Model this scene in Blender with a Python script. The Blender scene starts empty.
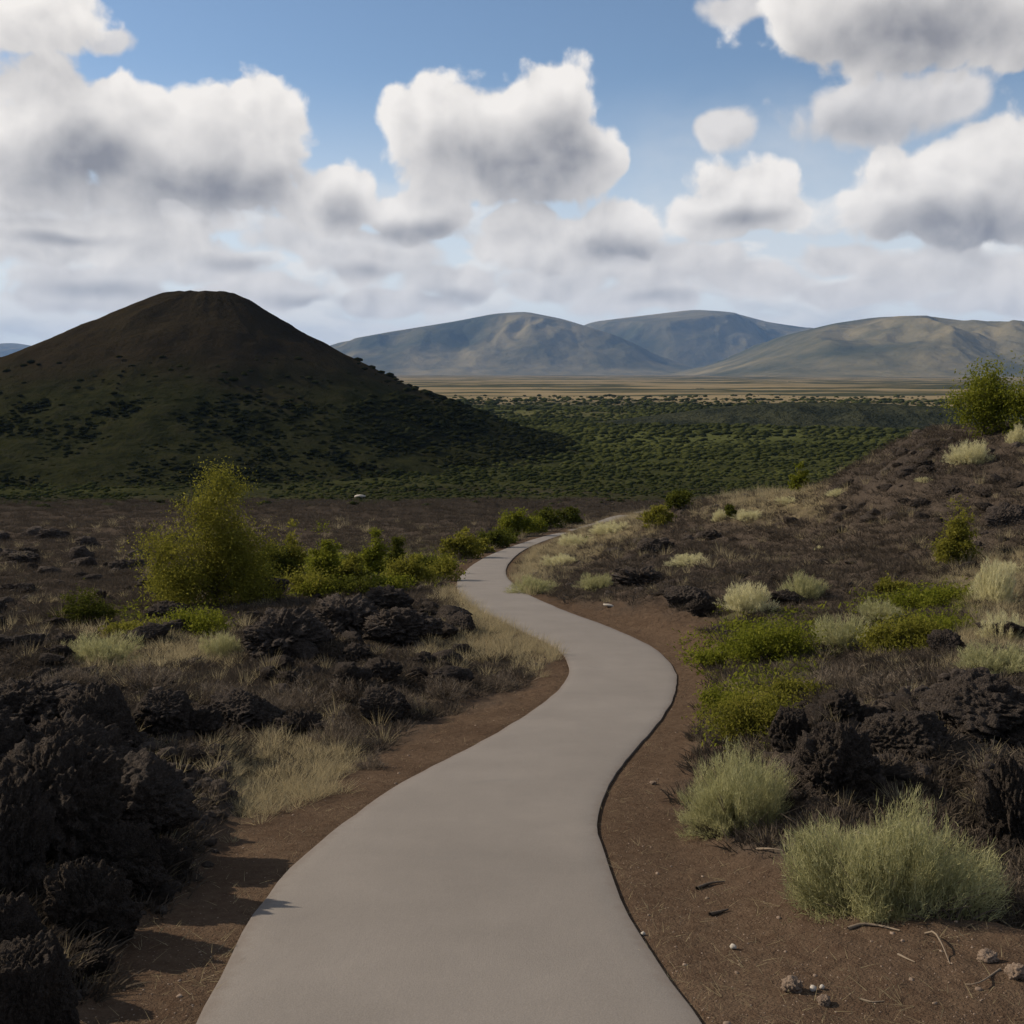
import bpy, bmesh, math, random
import numpy as np
from mathutils import Vector

sc = bpy.context.scene
HAZE = 2.0e-5
R = math.radians
rng = np.random.default_rng(7)
random.seed(7)
col = sc.collection

# ------------------------------------------------------------------ camera
CAM_H = 2.2
FPX = 1098.0
PITCH = math.atan(140 / FPX)
cam_d = bpy.data.cameras.new('camera')
cam = bpy.data.objects.new('camera', cam_d)
col.objects.link(cam)
cam.location = (0, 0, CAM_H)
cam.rotation_euler = (math.pi / 2 - PITCH, 0, 0)
cam_d.sensor_width = 36
cam_d.lens = 36 * FPX / 1024
cam_d.clip_start = 0.1
cam_d.clip_end = 60000
sc.camera = cam

# ------------------------------------------------------------------ light and exposure
SUN_AZ, SUN_EL = R(-67), R(30)          # azimuth from +Y towards +X
sun_d = bpy.data.lights.new('sun', 'SUN')
sun_d.energy = 4.8
sun_d.angle = R(0.55)
sun_d.color = (1.0, 0.865, 0.69)
sun = bpy.data.objects.new('sun', sun_d)
col.objects.link(sun)
sdir = Vector((math.sin(SUN_AZ) * math.cos(SUN_EL), math.cos(SUN_AZ) * math.cos(SUN_EL), math.sin(SUN_EL)))
sun.rotation_euler = sdir.to_track_quat('Z', 'Y').to_euler()
sun.location = (-40, 20, 60)
vs = sc.view_settings
vs.view_transform = 'Standard'
vs.look = 'None'
vs.exposure = 0.18
vs.gamma = 1.0
sc.cycles.max_bounces = 5
sc.cycles.diffuse_bounces = 3
sc.cycles.transmission_bounces = 4
sc.cycles.volume_bounces = 0
sc.cycles.transparent_max_bounces = 4
sc.cycles.use_denoising = True


# ------------------------------------------------------------------ node helpers
class NT:
    def __init__(s, tree):
        s.t = tree
        s.n = tree.nodes
        s.l = tree.links

    def add(s, typ, ins=None, **kw):
        n = s.n.new(typ)
        for k, v in kw.items():
            setattr(n, k, v)
        for k, v in (ins or {}).items():
            s.put(n.inputs[k], v)
        return n

    def put(s, sock, v):
        if isinstance(v, bpy.types.NodeSocket):
            s.l.new(v, sock)
        elif isinstance(v, bpy.types.Node):
            s.l.new(v.outputs[0], sock)
        else:
            sock.default_value = v

    def m(s, op, a, b=None, c=None, clamp=False):
        n = s.n.new('ShaderNodeMath')
        n.operation = op
        n.use_clamp = clamp
        for i, v in enumerate((a, b, c)):
            if v is not None:
                s.put(n.inputs[i], v)
        return n.outputs[0]

    def vm(s, op, a, b=None, c=None):
        n = s.n.new('ShaderNodeVectorMath')
        n.operation = op
        for i, v in enumerate((a, b, c)):
            if v is not None:
                s.put(n.inputs[i], v)
        return n.outputs['Value'] if op in ('LENGTH', 'DOT_PRODUCT', 'DISTANCE') else n.outputs[0]

    def noise(s, vec, scale, detail=4, rough=0.55, dist=0.0, dim='3D', color=False):
        n = s.n.new('ShaderNodeTexNoise')
        n.noise_dimensions = dim
        s.put(n.inputs['Vector'], vec)
        n.inputs['Scale'].default_value = scale
        n.inputs['Detail'].default_value = detail
        n.inputs['Roughness'].default_value = rough
        n.inputs['Distortion'].default_value = dist
        return n.outputs['Color' if color else 'Fac']

    def mr(s, v, a, b, c=0.0, d=1.0, smooth=False):
        n = s.n.new('ShaderNodeMapRange')
        n.interpolation_type = 'SMOOTHSTEP' if smooth else 'LINEAR'
        s.put(n.inputs[0], v)
        for i, q in enumerate((a, b, c, d)):
            s.put(n.inputs[i + 1], q)
        return n.outputs[0]

    def mix(s, f, a, b, mode='MIX'):
        n = s.n.new('ShaderNodeMix')
        n.data_type = 'RGBA'
        n.blend_type = mode
        s.put(n.inputs[0], f)
        for i, v in ((6, a), (7, b)):
            if isinstance(v, tuple) and len(v) == 3:
                v = v + (1.0,)
            s.put(n.inputs[i], v)
        return n.outputs[2]


# ------------------------------------------------------------------ pixel <-> direction (only used at build time to find places on the ground)
cP, sP = math.cos(PITCH), math.sin(PITCH)


def ray(px, py):
    u = (np.asarray(px, float) - 512) / FPX
    v = (512 - np.asarray(py, float)) / FPX
    return u, cP + v * sP, -sP + v * cP


def azel(px, py):
    a, b, c = ray(px, py)
    return float(np.arctan2(a, b)), float(np.arctan2(c, np.hypot(a, b)))


# ------------------------------------------------------------------ world: sky and cumulus clouds, laid out by direction
world = bpy.data.worlds.new('World')
sc.world = world
world.use_nodes = True
W = NT(world.node_tree)
W.n.clear()
sky = W.add('ShaderNodeTexSky', sky_type='NISHITA', sun_disc=False, sun_elevation=SUN_EL, sun_rotation=SUN_AZ,
            altitude=1500, air_density=1.0, dust_density=0.8, ozone_density=1.6)
tc = W.add('ShaderNodeTexCoord')
sep = W.add('ShaderNodeSeparateXYZ', {0: tc.outputs['Generated']})
az = W.m('ARCTAN2', sep.outputs[0], sep.outputs[1])
el = W.m('ARCSINE', sep.outputs[2])
pk = W.add('ShaderNodeCombineXYZ', {0: az, 1: el, 2: 0.0}).outputs[0]


def warp(p, scale, amt, detail=4, rough=0.55):
    c = W.noise(p, scale, detail, rough, color=True, dim='2D')
    c = W.vm('SUBTRACT', c, (0.5, 0.5, 0.5))
    return W.vm('MULTIPLY_ADD', c, (amt, amt * 0.8, 0.0), p)


pw = warp(pk, 14.0, 0.022, 1, 0.4)


def field(lst, p, k=0.25):
    acc = None
    for cx, cy, rx, ry in lst:
        a, e = azel(cx, cy)
        ix, iy = FPX / rx, FPX / ry
        d = W.vm('LENGTH', W.vm('MULTIPLY_ADD', p, (ix, iy, 0), (-a * ix, -e * iy, 0)))
        acc = d if acc is None else W.m('SMOOTH_MIN', acc, d, k)
    return acc


CLOUDS = [(55, 128, 78, 62), (150, 150, 85, 62), (245, 132, 70, 55), (15, 165, 80, 50), (200, 180, 110, 32), (110, 105, 40, 35),
          (432, 122, 56, 44), (505, 135, 78, 58), (552, 103, 44, 48), (490, 172, 110, 32), (582, 160, 42, 42),
          (335, 202, 52, 34), (420, 212, 62, 28), (885, 8, 118, 62), (800, 12, 42, 42), (985, 20, 90, 48),
          (930, 195, 78, 50), (992, 170, 60, 50), (1015, 212, 80, 32),
          (738, 192, 55, 34), (722, 216, 54, 24), (775, 214, 38, 20),
          (560, 244, 95, 28), (620, 228, 46, 34), (520, 232, 40, 30), (30, 15, 70, 32), (90, 238, 130, 24)]
SOFT = [(180, 214, 70, 22), (745, 8, 40, 16), (130, 300, 130, 16), (560, 285, 70, 16), (860, 292, 70, 14), (985, 300, 60, 16), (700, 262, 60, 18), (400, 305, 70, 14), (880, 112, 85, 32), (945, 98, 46, 28), (724, 128, 28, 22), (105, 42, 26, 12), (190, 262, 80, 22), (90, 282, 70, 16), (270, 290, 60, 16), (300, 240, 60, 20), (640, 270, 120, 26),
        (840, 258, 40, 16), (960, 272, 90, 28), (370, 258, 70, 30), (450, 285, 60, 20), (640, 298, 70, 18), (745, 282, 60, 20), (30, 215, 120, 50)]
GREY = [(205, 190, 95, 30), (90, 165, 75, 40), (520, 165, 85, 40), (555, 150, 45, 45), (960, 228, 90, 28), (930, 30, 130, 40),
        (620, 252, 55, 18), (410, 232, 55, 14), (745, 218, 50, 14), (365, 275, 50, 11), (60, 238, 50, 8), (240, 262, 50, 9), (310, 300, 40, 8), (455, 300, 40, 10), (660, 300, 50, 8), (100, 290, 60, 10), (880, 130, 90, 22), (340, 212, 30, 20)]
F1 = field(CLOUDS, pw, 0.16)
F2 = field(SOFT, pw, 0.25)
UP = (-10 / FPX, 14 / FPX, 0.0)


def billow(p, scale):
    v = W.add('ShaderNodeTexVoronoi', {'Vector': p, 'Scale': scale, 'Smoothness': 0.5}, feature='SMOOTH_F1', voronoi_dimensions='2D')
    return v.outputs['Distance']


def lumps(p):
    n = W.m('MULTIPLY', W.m('SUBTRACT', W.noise(p, 21.0, 7, 0.56, dim='2D'), 0.5), 0.85)
    v = W.m('ADD', W.m('MULTIPLY', billow(p, 24.0), 0.55), W.m('MULTIPLY', billow(p, 58.0), 0.3))
    return W.m('ADD', n, W.m('MULTIPLY', W.m('SUBTRACT', v, 0.30), 0.75))


edge = lumps(pw)
edge_up = lumps(W.vm('ADD', pw, UP))
rel = W.m('SUBTRACT', edge_up, edge)          # > 0 where the cloud falls away towards the light
a1 = W.mr(W.m('ADD', F1, edge), 1.10, 0.86, 0, 1, True)
a2 = W.m('MULTIPLY', W.mr(W.m('ADD', F2, edge), 1.16, 0.74, 0, 1, True), 0.92)
in1 = W.mr(W.m('ADD', field(CLOUDS, W.vm('ADD', pw, (-8 / FPX, 20 / FPX, 0.0)), 0.16), edge), 1.25, 0.45, 0, 1, True)
in2 = W.mr(W.m('ADD', field(CLOUDS, W.vm('ADD', pw, (-12 / FPX, 48 / FPX, 0.0)), 0.16), W.m('MULTIPLY', edge, 0.7)), 1.35, 0.30, 0, 1, True)
G = W.mr(W.m('ADD', field(GREY, pw, 0.3), W.m('MULTIPLY', edge, 0.7)), 1.35, 0.10, 0, 1, True)
c_hi = (0.86, 0.82, 0.775)
c_lo = (0.245, 0.245, 0.265)
shade = W.m('ADD', W.m('ADD', W.m('MULTIPLY', in2, 0.30), W.m('MULTIPLY', in1, 0.20)), W.m('ADD', W.m('MULTIPLY', G, 0.62), W.m('MULTIPLY', rel, -0.75)))
shade = W.mr(shade, -0.05, 1.20, 0, 1)
ccol = W.mix(shade, c_hi, c_lo)
scol_ = W.mix(W.m('ADD', W.m('MULTIPLY', G, 0.5), W.m('ADD', 0.14, W.m('MULTIPLY', rel, -0.6)), clamp=True), (0.74, 0.705, 0.675), c_lo + (1.0,))
# low stratocumulus towards the horizon and scattered clouds round the rest of the sky
lowp = W.vm('MULTIPLY', pw, (1.0, 2.4, 1.0))


def lowlump(p):
    return W.m('SUBTRACT', W.noise(p, 9.0, 6, 0.55, dim='2D'), W.m('MULTIPLY', billow(p, 15.0), 0.28))


lown = lowlump(lowp)
lrel = W.m('SUBTRACT', lowlump(W.vm('ADD', lowp, (-0.006, 0.030, 0.0))), lown)
band = W.mr(el, R(10.5), R(6.5), 0, 1, True)
a3 = W.m('MULTIPLY', W.mr(lown, W.m('SUBTRACT', 0.50, W.m('MULTIPLY', band, 0.18)), W.m('SUBTRACT', 0.64, W.m('MULTIPLY', band, 0.20)), 0, 1, True), W.m('MULTIPLY', band, 0.78))
lcol = W.mix(W.m('ADD', 0.20, W.m('ADD', W.m('MULTIPLY', lrel, 2.2), W.m('MULTIPLY', G, 0.35)), clamp=True), (0.82, 0.795, 0.76), (0.50, 0.52, 0.55))
behind = W.mr(W.m('ABSOLUTE', az), R(30), R(45), 0, 1, True)
a4 = W.m('MULTIPLY', behind, W.mr(W.noise(tc.outputs['Generated'], 3.2, 6, 0.56), 0.50, 0.62, 0, 0.9, True))
high = W.mr(el, R(22), R(30), 0, 1, True)
a5 = W.m('MULTIPLY', high, W.mr(W.noise(tc.outputs['Generated'], 3.0, 6, 0.56), 0.42, 0.58, 0, 0.9, True))
skyc = W.mix(1.0, sky.outputs[0], (0.100, 0.101, 0.100, 1.0), 'MULTIPLY')
hz = W.mr(el, R(15), R(1.5), 0.0, 0.85, True)
skyc = W.mix(hz, skyc, (0.80, 0.815, 0.82))
veil = W.m('MULTIPLY', W.mr(field([(725, 215, 190, 130), (640, 260, 120, 60)], pw, .3), 1.1, 0.2, 0, .5, True), W.mr(W.noise(W.vm('MULTIPLY', pk, (1.0, 1.8, 1.0)), 9.0, 5, .55, dim='2D'), .3, .65))
skyc = W.mix(veil, skyc, (0.62, 0.645, 0.67))
skyc = W.mix(a3, skyc, lcol)
skyc = W.mix(a2, skyc, scol_)
skyc = W.mix(a1, skyc, ccol)
skyc = W.mix(W.m('MAXIMUM', a4, a5), skyc, (0.58, 0.57, 0.57))
bg = W.add('ShaderNodeBackground', {'Color': skyc, 'Strength': 1.0})
wo = W.add('ShaderNodeOutputWorld')
W.l.new(bg.outputs[0], wo.inputs[0])
world.cycles.sampling_method = 'MANUAL'
world.cycles.sample_map_resolution = 512


# ------------------------------------------------------------------ numpy noise
def _h(ix, iy, iz, seed):
    h = (ix.astype(np.int64) * 374761393 + iy.astype(np.int64) * 668265263 + iz * 1274126177 + seed * 974711) & 0xFFFFFFFF
    h = ((h ^ (h >> 13)) * 1274126177) & 0xFFFFFFFF
    return h ^ (h >> 16)


def n2(x, y, seed=0):
    x = np.asarray(x, float); y = np.asarray(y, float)
    ix, iy = np.floor(x), np.floor(y)
    fx, fy = x - ix, y - iy
    u, v = fx * fx * fx * (fx * (fx * 6 - 15) + 10), fy * fy * fy * (fy * (fy * 6 - 15) + 10)

    def g(dx, dy):
        a = (_h(ix + dx, iy + dy, 0, seed) & 1023) * (2 * math.pi / 1024)
        return np.cos(a) * (fx - dx) + np.sin(a) * (fy - dy)
    return 1.5 * ((g(0, 0) * (1 - u) + g(1, 0) * u) * (1 - v) + (g(0, 1) * (1 - u) + g(1, 1) * u) * v)


def fbm2(x, y, octs=4, seed=0, gain=0.5, lac=2.03):
    r, a, f = 0, 1, 1
    for o in range(octs):
        r = r + a * n2(x * f + o * 17.3, y * f - o * 9.1, seed + o)
        a *= gain
        f *= lac
    return r


def n3(P, seed=0):
    i = np.floor(P)
    f = P - i
    u = f * f * f * (f * (f * 6 - 15) + 10)
    r = 0
    for dx in (0, 1):
        for dy in (0, 1):
            for dz in (0, 1):
                h = _h(i[:, 0] + dx, i[:, 1] + dy, (i[:, 2] + dz).astype(np.int64), seed)
                a = (h & 1023) * (2 * math.pi / 1024)
                z = ((h >> 10) & 1023) / 511.5 - 1
                s = np.sqrt(np.maximum(0, 1 - z * z))
                d = s * np.cos(a) * (f[:, 0] - dx) + s * np.sin(a) * (f[:, 1] - dy) + z * (f[:, 2] - dz)
                w = (u[:, 0] if dx else 1 - u[:, 0]) * (u[:, 1] if dy else 1 - u[:, 1]) * (u[:, 2] if dz else 1 - u[:, 2])
                r = r + w * d
    return 1.5 * r


def sst(x, a, b):
    t = np.clip((np.asarray(x, float) - a) / (b - a), 0, 1)
    return t * t * (3 - 2 * t)


# ------------------------------------------------------------------ terrain
PLAIN = -36.0
KY = np.array([-30, 0, 3, 6, 9, 12, 16, 20, 25, 30, 37, 45, 55, 70, 90, 115, 150, 210, 300, 380, 1e6])
KZ = np.array([1.2, .55, -.03, -.67, -1.28, -1.84, -2.42, -2.92, -3.44, -4.02, -4.94, -6.1, -7.4, -9.1, -10.9, -12.7, -16.0, -23.0, -32.5, -36.0, -36.0])
_sl = np.gradient(KZ, KY)
_sl[-1] = _sl[-2] = 0


def gY(y):
    y = np.clip(np.asarray(y, float), -29.9, 9e5)
    i = np.clip(np.searchsorted(KY, y, side='right') - 1, 0, len(KY) - 2)
    h = KY[i + 1] - KY[i]
    t = (y - KY[i]) / h
    d0, d1 = (KZ[i + 1] - KZ[i]) / h, 0
    return (KZ[i] * (1 + 2 * t) * (1 - t) ** 2 + h * _sl[i] * t * (1 - t) ** 2 + KZ[i + 1] * t * t * (3 - 2 * t) + h * _sl[i + 1] * t * t * (t - 1))


# control points for the rise right of the path: pixel, distance (residual over gY is interpolated)
HC = [(1100, 420, 44), (1024, 424, 45), (960, 428, 47), (930, 433, 48), (880, 455, 50), (830, 486, 55), (740, 496, 63), (690, 508, 74), (650, 520, 88),
      (1024, 560, 24), (955, 565, 26), (1024, 690, 11), (900, 720, 9.3), (800, 545, 38), (900, 500, 36), (1024, 480, 34), (690, 600, 25),
      (760, 560, 32), (820, 610, 21.5), (900, 640, 16.5), (820, 690, 12.5), (1024, 800, 7.2), (960, 905, 5.1), (1024, 960, 4.35), (900, 1010, 3.85),
      (720, 730, 11.3), (700, 800, 8.3), (1250, 600, 22), (1250, 420, 44), (650, 560, 40), (1150, 800, 7.3), (1150, 690, 11)]
cu, cv, cr = [], [], []
for px, py, Y in HC:
    a, b, c = ray(px, py)
    Yf = Y
    cu.append(float(a / b)); cv.append(math.log(Yf)); cr.append(CAM_H + float(c / b) * Yf - float(gY(Yf)))
for px, Y, res in [(1024, 66, 3.0), (930, 72, 2.0), (830, 82, 1.0), (740, 95, .4), (1024, 110, 0), (830, 120, 0), (1250, 70, 4), (1250, 120, 0), (650, 125, 0), (650, 170, 0), (1000, 190, 0), (1250, 190, 0)]:
    cu.append((px - 512) / FPX); cv.append(math.log(Y)); cr.append(res)

EL_ = [(596, 523), (580.6, 527.2), (557, 533.4), (533.8, 539.7), (510.3, 547.5), (486.9, 556.9), (471.3, 566.3), (460.3, 576.4), (455.2, 586.6), (460.3, 595.2), (471.3, 605.3), (486.9, 613.9), (502.5, 621.7), (525.9, 633.4), (546, 642), (558.8, 649.8), (567.3, 657.7), (570.7, 667), (568.1, 679.7), (558.8, 692.2), (544, 704.5), (516.7, 723), (477.7, 745.5), (438.6, 765), (399.5, 786.5), (380, 798.6), (350.9, 820.3), (314.3, 848.4), (287.4, 875.2), (265.4, 902), (243.5, 936.2), (224, 975.3), (202, 1020.5), (188, 1060)]
ER_ = [(600, 523.5), (577.5, 530.3), (549, 539.7), (530.6, 546.7), (518, 553.8), (508.8, 563), (503.8, 571), (507.2, 579.5), (518, 587.3), (527.5, 595.2), (540, 600.6), (565, 611.6), (602.5, 625), (633.8, 638.3), (654, 648.4), (668, 661), (675.6, 673.4), (676.3, 686), (671.3, 701.6), (661.9, 718.8), (649.4, 732.8), (626, 759.4), (606.4, 785.8), (598.7, 806.4), (595.6, 829.6), (600, 852.9), (611.6, 886.4), (629.6, 922.5), (658, 966.3), (696.7, 1023), (722, 1060)]


def hit_g(px, py):
    a, b, c = ray(px, py)
    ys = np.geomspace(1.5, 140, 3000)
    d = CAM_H + float(c / b) * ys - gY(ys)
    k = int(np.argmax(d < 0)) if (d < 0).any() else len(ys) - 1
    k = max(k, 1)
    t = d[k - 1] / (d[k - 1] - d[k] + 1e-9)
    Y = ys[k - 1] + t * (ys[k] - ys[k - 1])
    return float(a / b) * Y, Y


def smooth_poly(P, n):
    P = np.array(P, float)
    t = np.r_[0, np.cumsum(np.linalg.norm(np.diff(P, axis=0), axis=1))]
    tt = np.linspace(0, t[-1], n * 4)
    Q = np.stack([np.interp(tt, t, P[:, i]) for i in range(P.shape[1])], 1)
    k = np.hanning(max(5, int(n * 4 / len(P) * .9)) | 1); k /= k.sum()
    m = len(k) // 2
    for i in range(P.shape[1]):
        q = np.r_[2 * Q[0, i] - Q[m:0:-1, i], Q[:, i], 2 * Q[-1, i] - Q[-2:-m - 2:-1, i]]
        Q[:, i] = np.convolve(q, k, 'valid')
    t = np.r_[0, np.cumsum(np.linalg.norm(np.diff(Q, axis=0), axis=1))]
    tt = np.linspace(0, t[-1], n)
    return np.stack([np.interp(tt, t, Q[:, i]) for i in range(P.shape[1])], 1)


pl = np.array([hit_g(*p) for p in smooth_poly(EL_, 160)])
pr = np.array([hit_g(*p) for p in smooth_poly(ER_, 160)])
# run the trail on over the brow, bending right
end = np.array([[8.6, 101], [10.5, 108], [13.2, 116], [17, 125]])
nrm = np.array([-0.82, 0.57])
pl = np.r_[(end + nrm * 0.95)[::-1], pl, [(-.98, 1.4), (-.98, 0), (-.98, -2)]]
pr = np.r_[(end - nrm * 0.95)[::-1], pr, [(.94, 1.4), (.94, 0), (.94, -2)]]
pl, pr = smooth_poly(pl, 420), smooth_poly(pr, 420)
D = np.linalg.norm(pl[:, None] - pr[None], axis=2)
Dl = D.tolist()
acc = [[0.0] * 420 for _ in range(420)]
for i in range(420):
    for j in range(420):
        b_ = 0.0 if i == j == 0 else min(acc[i - 1][j] if i else 1e9, acc[i][j - 1] if j else 1e9, acc[i - 1][j - 1] - Dl[i][j] * .3 if i and j else 1e9)
        acc[i][j] = b_ + Dl[i][j]
i = j = 419
pairs = [(i, j)]
while i or j:
    c_ = []
    if i and j: c_.append((acc[i - 1][j - 1], i - 1, j - 1))
    if i: c_.append((acc[i - 1][j], i - 1, j))
    if j: c_.append((acc[i][j - 1], i, j - 1))
    _, i, j = min(c_)
    pairs.append((i, j))
pairs = np.array(pairs[::-1], float)
kk = np.hanning(33); kk /= kk.sum()
pairs = np.stack([np.convolve(np.pad(pairs[:, q], 16, mode='edge'), kk, 'valid') for q in range(2)], 1)
pairs = np.stack([np.interp(np.linspace(0, len(pairs) - 1, 420), np.arange(len(pairs)), pairs[:, q]) for q in range(2)], 1)
ix_ = np.arange(420)
prm = np.stack([np.interp(pairs[:, 1], ix_, pr[:, i]) for i in range(2)], 1)
pl = np.stack([np.interp(pairs[:, 0], ix_, pl[:, i]) for i in range(2)], 1)
pc = (pl + prm) / 2
phw = np.linalg.norm(pl - prm, axis=1) / 2

for i in range(0, 420, 14):                                   # no rise on the trail itself
    x, y = pc[i]
    if y > 2.5:
        cu.append(x / y); cv.append(math.log(y)); cr.append(0.0)
for px in (-250, 0, 150, 300):
    for Y in (3, 5, 8, 13, 22, 36, 60, 100, 160):
        cu.append((px - 512) / FPX); cv.append(math.log(Y)); cr.append(0.0)
cu, cv, cr = np.array(cu), np.array(cv), np.array(cr)


def tps(r2):
    return 0.5 * r2 * np.log(r2 + 1e-9)


SV = 0.35
_n = len(cu)
A = np.zeros((_n + 3, _n + 3))
A[:_n, :_n] = tps((cu[:, None] - cu) ** 2 + (SV * (cv[:, None] - cv)) ** 2) + np.eye(_n) * 2e-4
A[:_n, _n:] = np.stack([np.ones(_n), cu, cv], 1)
A[_n:, :_n] = A[:_n, _n:].T
_w = np.linalg.solve(A, np.r_[cr, 0, 0, 0])


def rise_raw(u, v):
    out = np.zeros(u.shape)
    uf, vf, of = u.ravel(), v.ravel(), out.ravel()
    for s in range(0, len(uf), 20000):
        a, b = uf[s:s + 20000, None], vf[s:s + 20000, None]
        of[s:s + 20000] = tps((a - cu) ** 2 + (SV * (b - cv)) ** 2) @ _w[:_n] + _w[_n] + _w[_n + 1] * a[:, 0] + _w[_n + 2] * b[:, 0]
    return of.reshape(u.shape)


# tabulate the rise on a (u, log y) grid
GU = np.linspace(-0.9, 0.9, 361)
GV = np.linspace(math.log(2.2), math.log(240), 321)
RT = rise_raw(*np.meshgrid(GU, GV, indexing='ij'))


def bil(T, a0, a1, b0, b1, a, b):
    na, nb = T.shape
    x = np.clip((a - a0) / (a1 - a0) * (na - 1), 0, na - 1.001)
    y = np.clip((b - b0) / (b1 - b0) * (nb - 1), 0, nb - 1.001)
    i, j = x.astype(int), y.astype(int)
    fx, fy = x - i, y - j
    return (T[i, j] * (1 - fx) + T[i + 1, j] * fx) * (1 - fy) + (T[i, j + 1] * (1 - fx) + T[i + 1, j + 1] * fx) * fy


def rise(x, y):
    yy = np.clip(y, 2.2, 240)
    r = bil(RT, GU[0], GU[-1], GV[0], GV[-1], np.clip(x / yy, -.9, .9), np.log(yy))
    return np.where(x > -2, r, r * 0.4) * (1 - sst(y, 110, 160)) * sst(y, 1.0, 3.0) * (1 - sst(y, 30, 45) * (1 - sst(dpath(x, y), .2, 2.9))) * sst(dpath(x, y), 0, 1.1)


# distance from the edge of the trail, on a raster
DX = np.linspace(-14, 24, 381)
DY = np.linspace(0, 130, 1041)
gx, gy = np.meshgrid(DX, DY, indexing='ij')
PD = np.full(gx.shape, 99.0)
for i in range(420):
    xs = slice(max(0, int((pc[i, 0] - 4 + 14) / .1)), max(1, int((pc[i, 0] + 4 + 14) / .1)))
    ys = slice(max(0, int((pc[i, 1] - 4) / .125)), max(1, int((pc[i, 1] + 4) / .125)))
    sub = np.hypot(gx[xs, ys] - pc[i, 0], gy[xs, ys] - pc[i, 1]) - phw[i]
    PD[xs, ys] = np.minimum(PD[xs, ys], sub)
PD = np.minimum(PD, 3.0)


def dpath(x, y):
    d = bil(PD, -14, 24, 0, 130, x, y)
    return np.where((x < -13.9) | (x > 23.9) | (y > 129) | (y < 0.1), 3.0, d)


# zones of ground cover, drawn as outlines of real patches of ground
MG = 8
MW, MH = 1400 // MG, 720 // MG
mpx, mpy = np.meshgrid(np.arange(MW) * MG - 188, np.arange(MH) * MG + 400, indexing='ij')


def poly_mask(P, blur=2):
    m = np.zeros(mpx.shape, bool)
    n = len(P)
    for i in range(n):
        (x0, y0), (x1, y1) = P[i], P[(i + 1) % n]
        if y0 == y1:
            continue
        c = ((y0 > mpy) != (y1 > mpy)) & (mpx < (x1 - x0) * (mpy - y0) / (y1 - y0) + x0)
        m ^= c
    m = m.astype(float)
    for _ in range(blur):
        q = np.pad(m, 1, mode='edge')
        m = (q[:-2, 1:-1] + q[2:, 1:-1] + q[1:-1, :-2] + q[1:-1, 2:] + 2 * m) / 6
    return m


def union(*ps, blur=2):
    m = 0
    for p in ps:
        m = np.maximum(m, poly_mask(p, blur))
    return m


M_LAVA = union([(-188, 690), (60, 690), (190, 705), (235, 770), (225, 820), (180, 900), (100, 950), (88, 1050), (-188, 1050)],
               [(225, 640), (300, 585), (420, 590), (470, 625), (430, 650), (440, 690), (330, 700), (250, 690)],
               [(0, 600), (60, 610), (70, 680), (0, 690), (-188, 690), (-188, 560)],
               [(775, 800), (785, 750), (830, 715), (900, 690), (1024, 675), (1200, 660), (1200, 870), (1010, 850), (960, 770), (860, 790), (800, 830)],
               [(825, 490), (870, 455), (930, 420), (950, 440), (945, 480), (880, 492)],
               [(600, 590), (640, 545), (720, 555), (700, 600), (640, 605)])
M_DIRT = union([(560, 600), (640, 606), (705, 612), (720, 650), (695, 700), (700, 760), (672, 800), (740, 845), (790, 870), (840, 915), (1024, 925), (1240, 925), (1240, 1100), (560, 1100)],
               [(88, 1100), (100, 950), (185, 895), (215, 830), (270, 800), (330, 775), (400, 740), (470, 700), (530, 690), (560, 640), (620, 700), (300, 1100)], blur=2)
M_GREEN = union([(690, 640), (740, 610), (820, 615), (825, 660), (800, 690), (800, 735), (720, 745), (695, 700)],
                [(860, 600), (980, 585), (985, 625), (930, 650), (870, 645)], [(120, 615), (215, 610), (225, 635), (150, 640)], [(330, 545), (440, 545), (450, 580), (380, 585), (280, 580)])
M_STRAW = union([(440, 585), (465, 600), (560, 645), (545, 660), (480, 660), (430, 670), (420, 650), (450, 620)], [(500, 560), (610, 520), (660, 512), (640, 540), (540, 570), (520, 600)],
                 [(940, 560), (1060, 550), (1060, 670), (930, 670), (990, 610)], [(215, 790), (230, 760), (330, 740), (340, 780), (240, 820)],
                [(60, 640), (240, 630), (240, 660), (70, 680)], [(690, 515), (780, 480), (850, 500), (800, 520)], blur=3)


def zones(x, y, z):
    """projected place of each ground point -> zone weights"""
    yy = np.maximum(y, 1.5)
    dz = z - CAM_H
    fw = yy * cP - dz * sP
    up = yy * sP + dz * cP
    px = 512 + FPX * x / fw
    py = 512 - FPX * up / fw
    px = px + 14 * n2(x * 1.1, y * .9, 31) + 6 * n2(x * 4, y * 4, 32)
    py = py + 9 * n2(x * 1.3 + 9, y, 33) + 4 * n2(x * 4, y * 4, 34)
    ok = (y > 1.5) & (y < 130)
    return [np.where(ok, bil(M, -188, -188 + (MW - 1) * MG, 400, 400 + (MH - 1) * MG, px, py), 0) for M in (M_DIRT, M_STRAW, M_LAVA, M_GREEN)]


def base_h(x, y):
    return gY(y) + rise(x, y)


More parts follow.
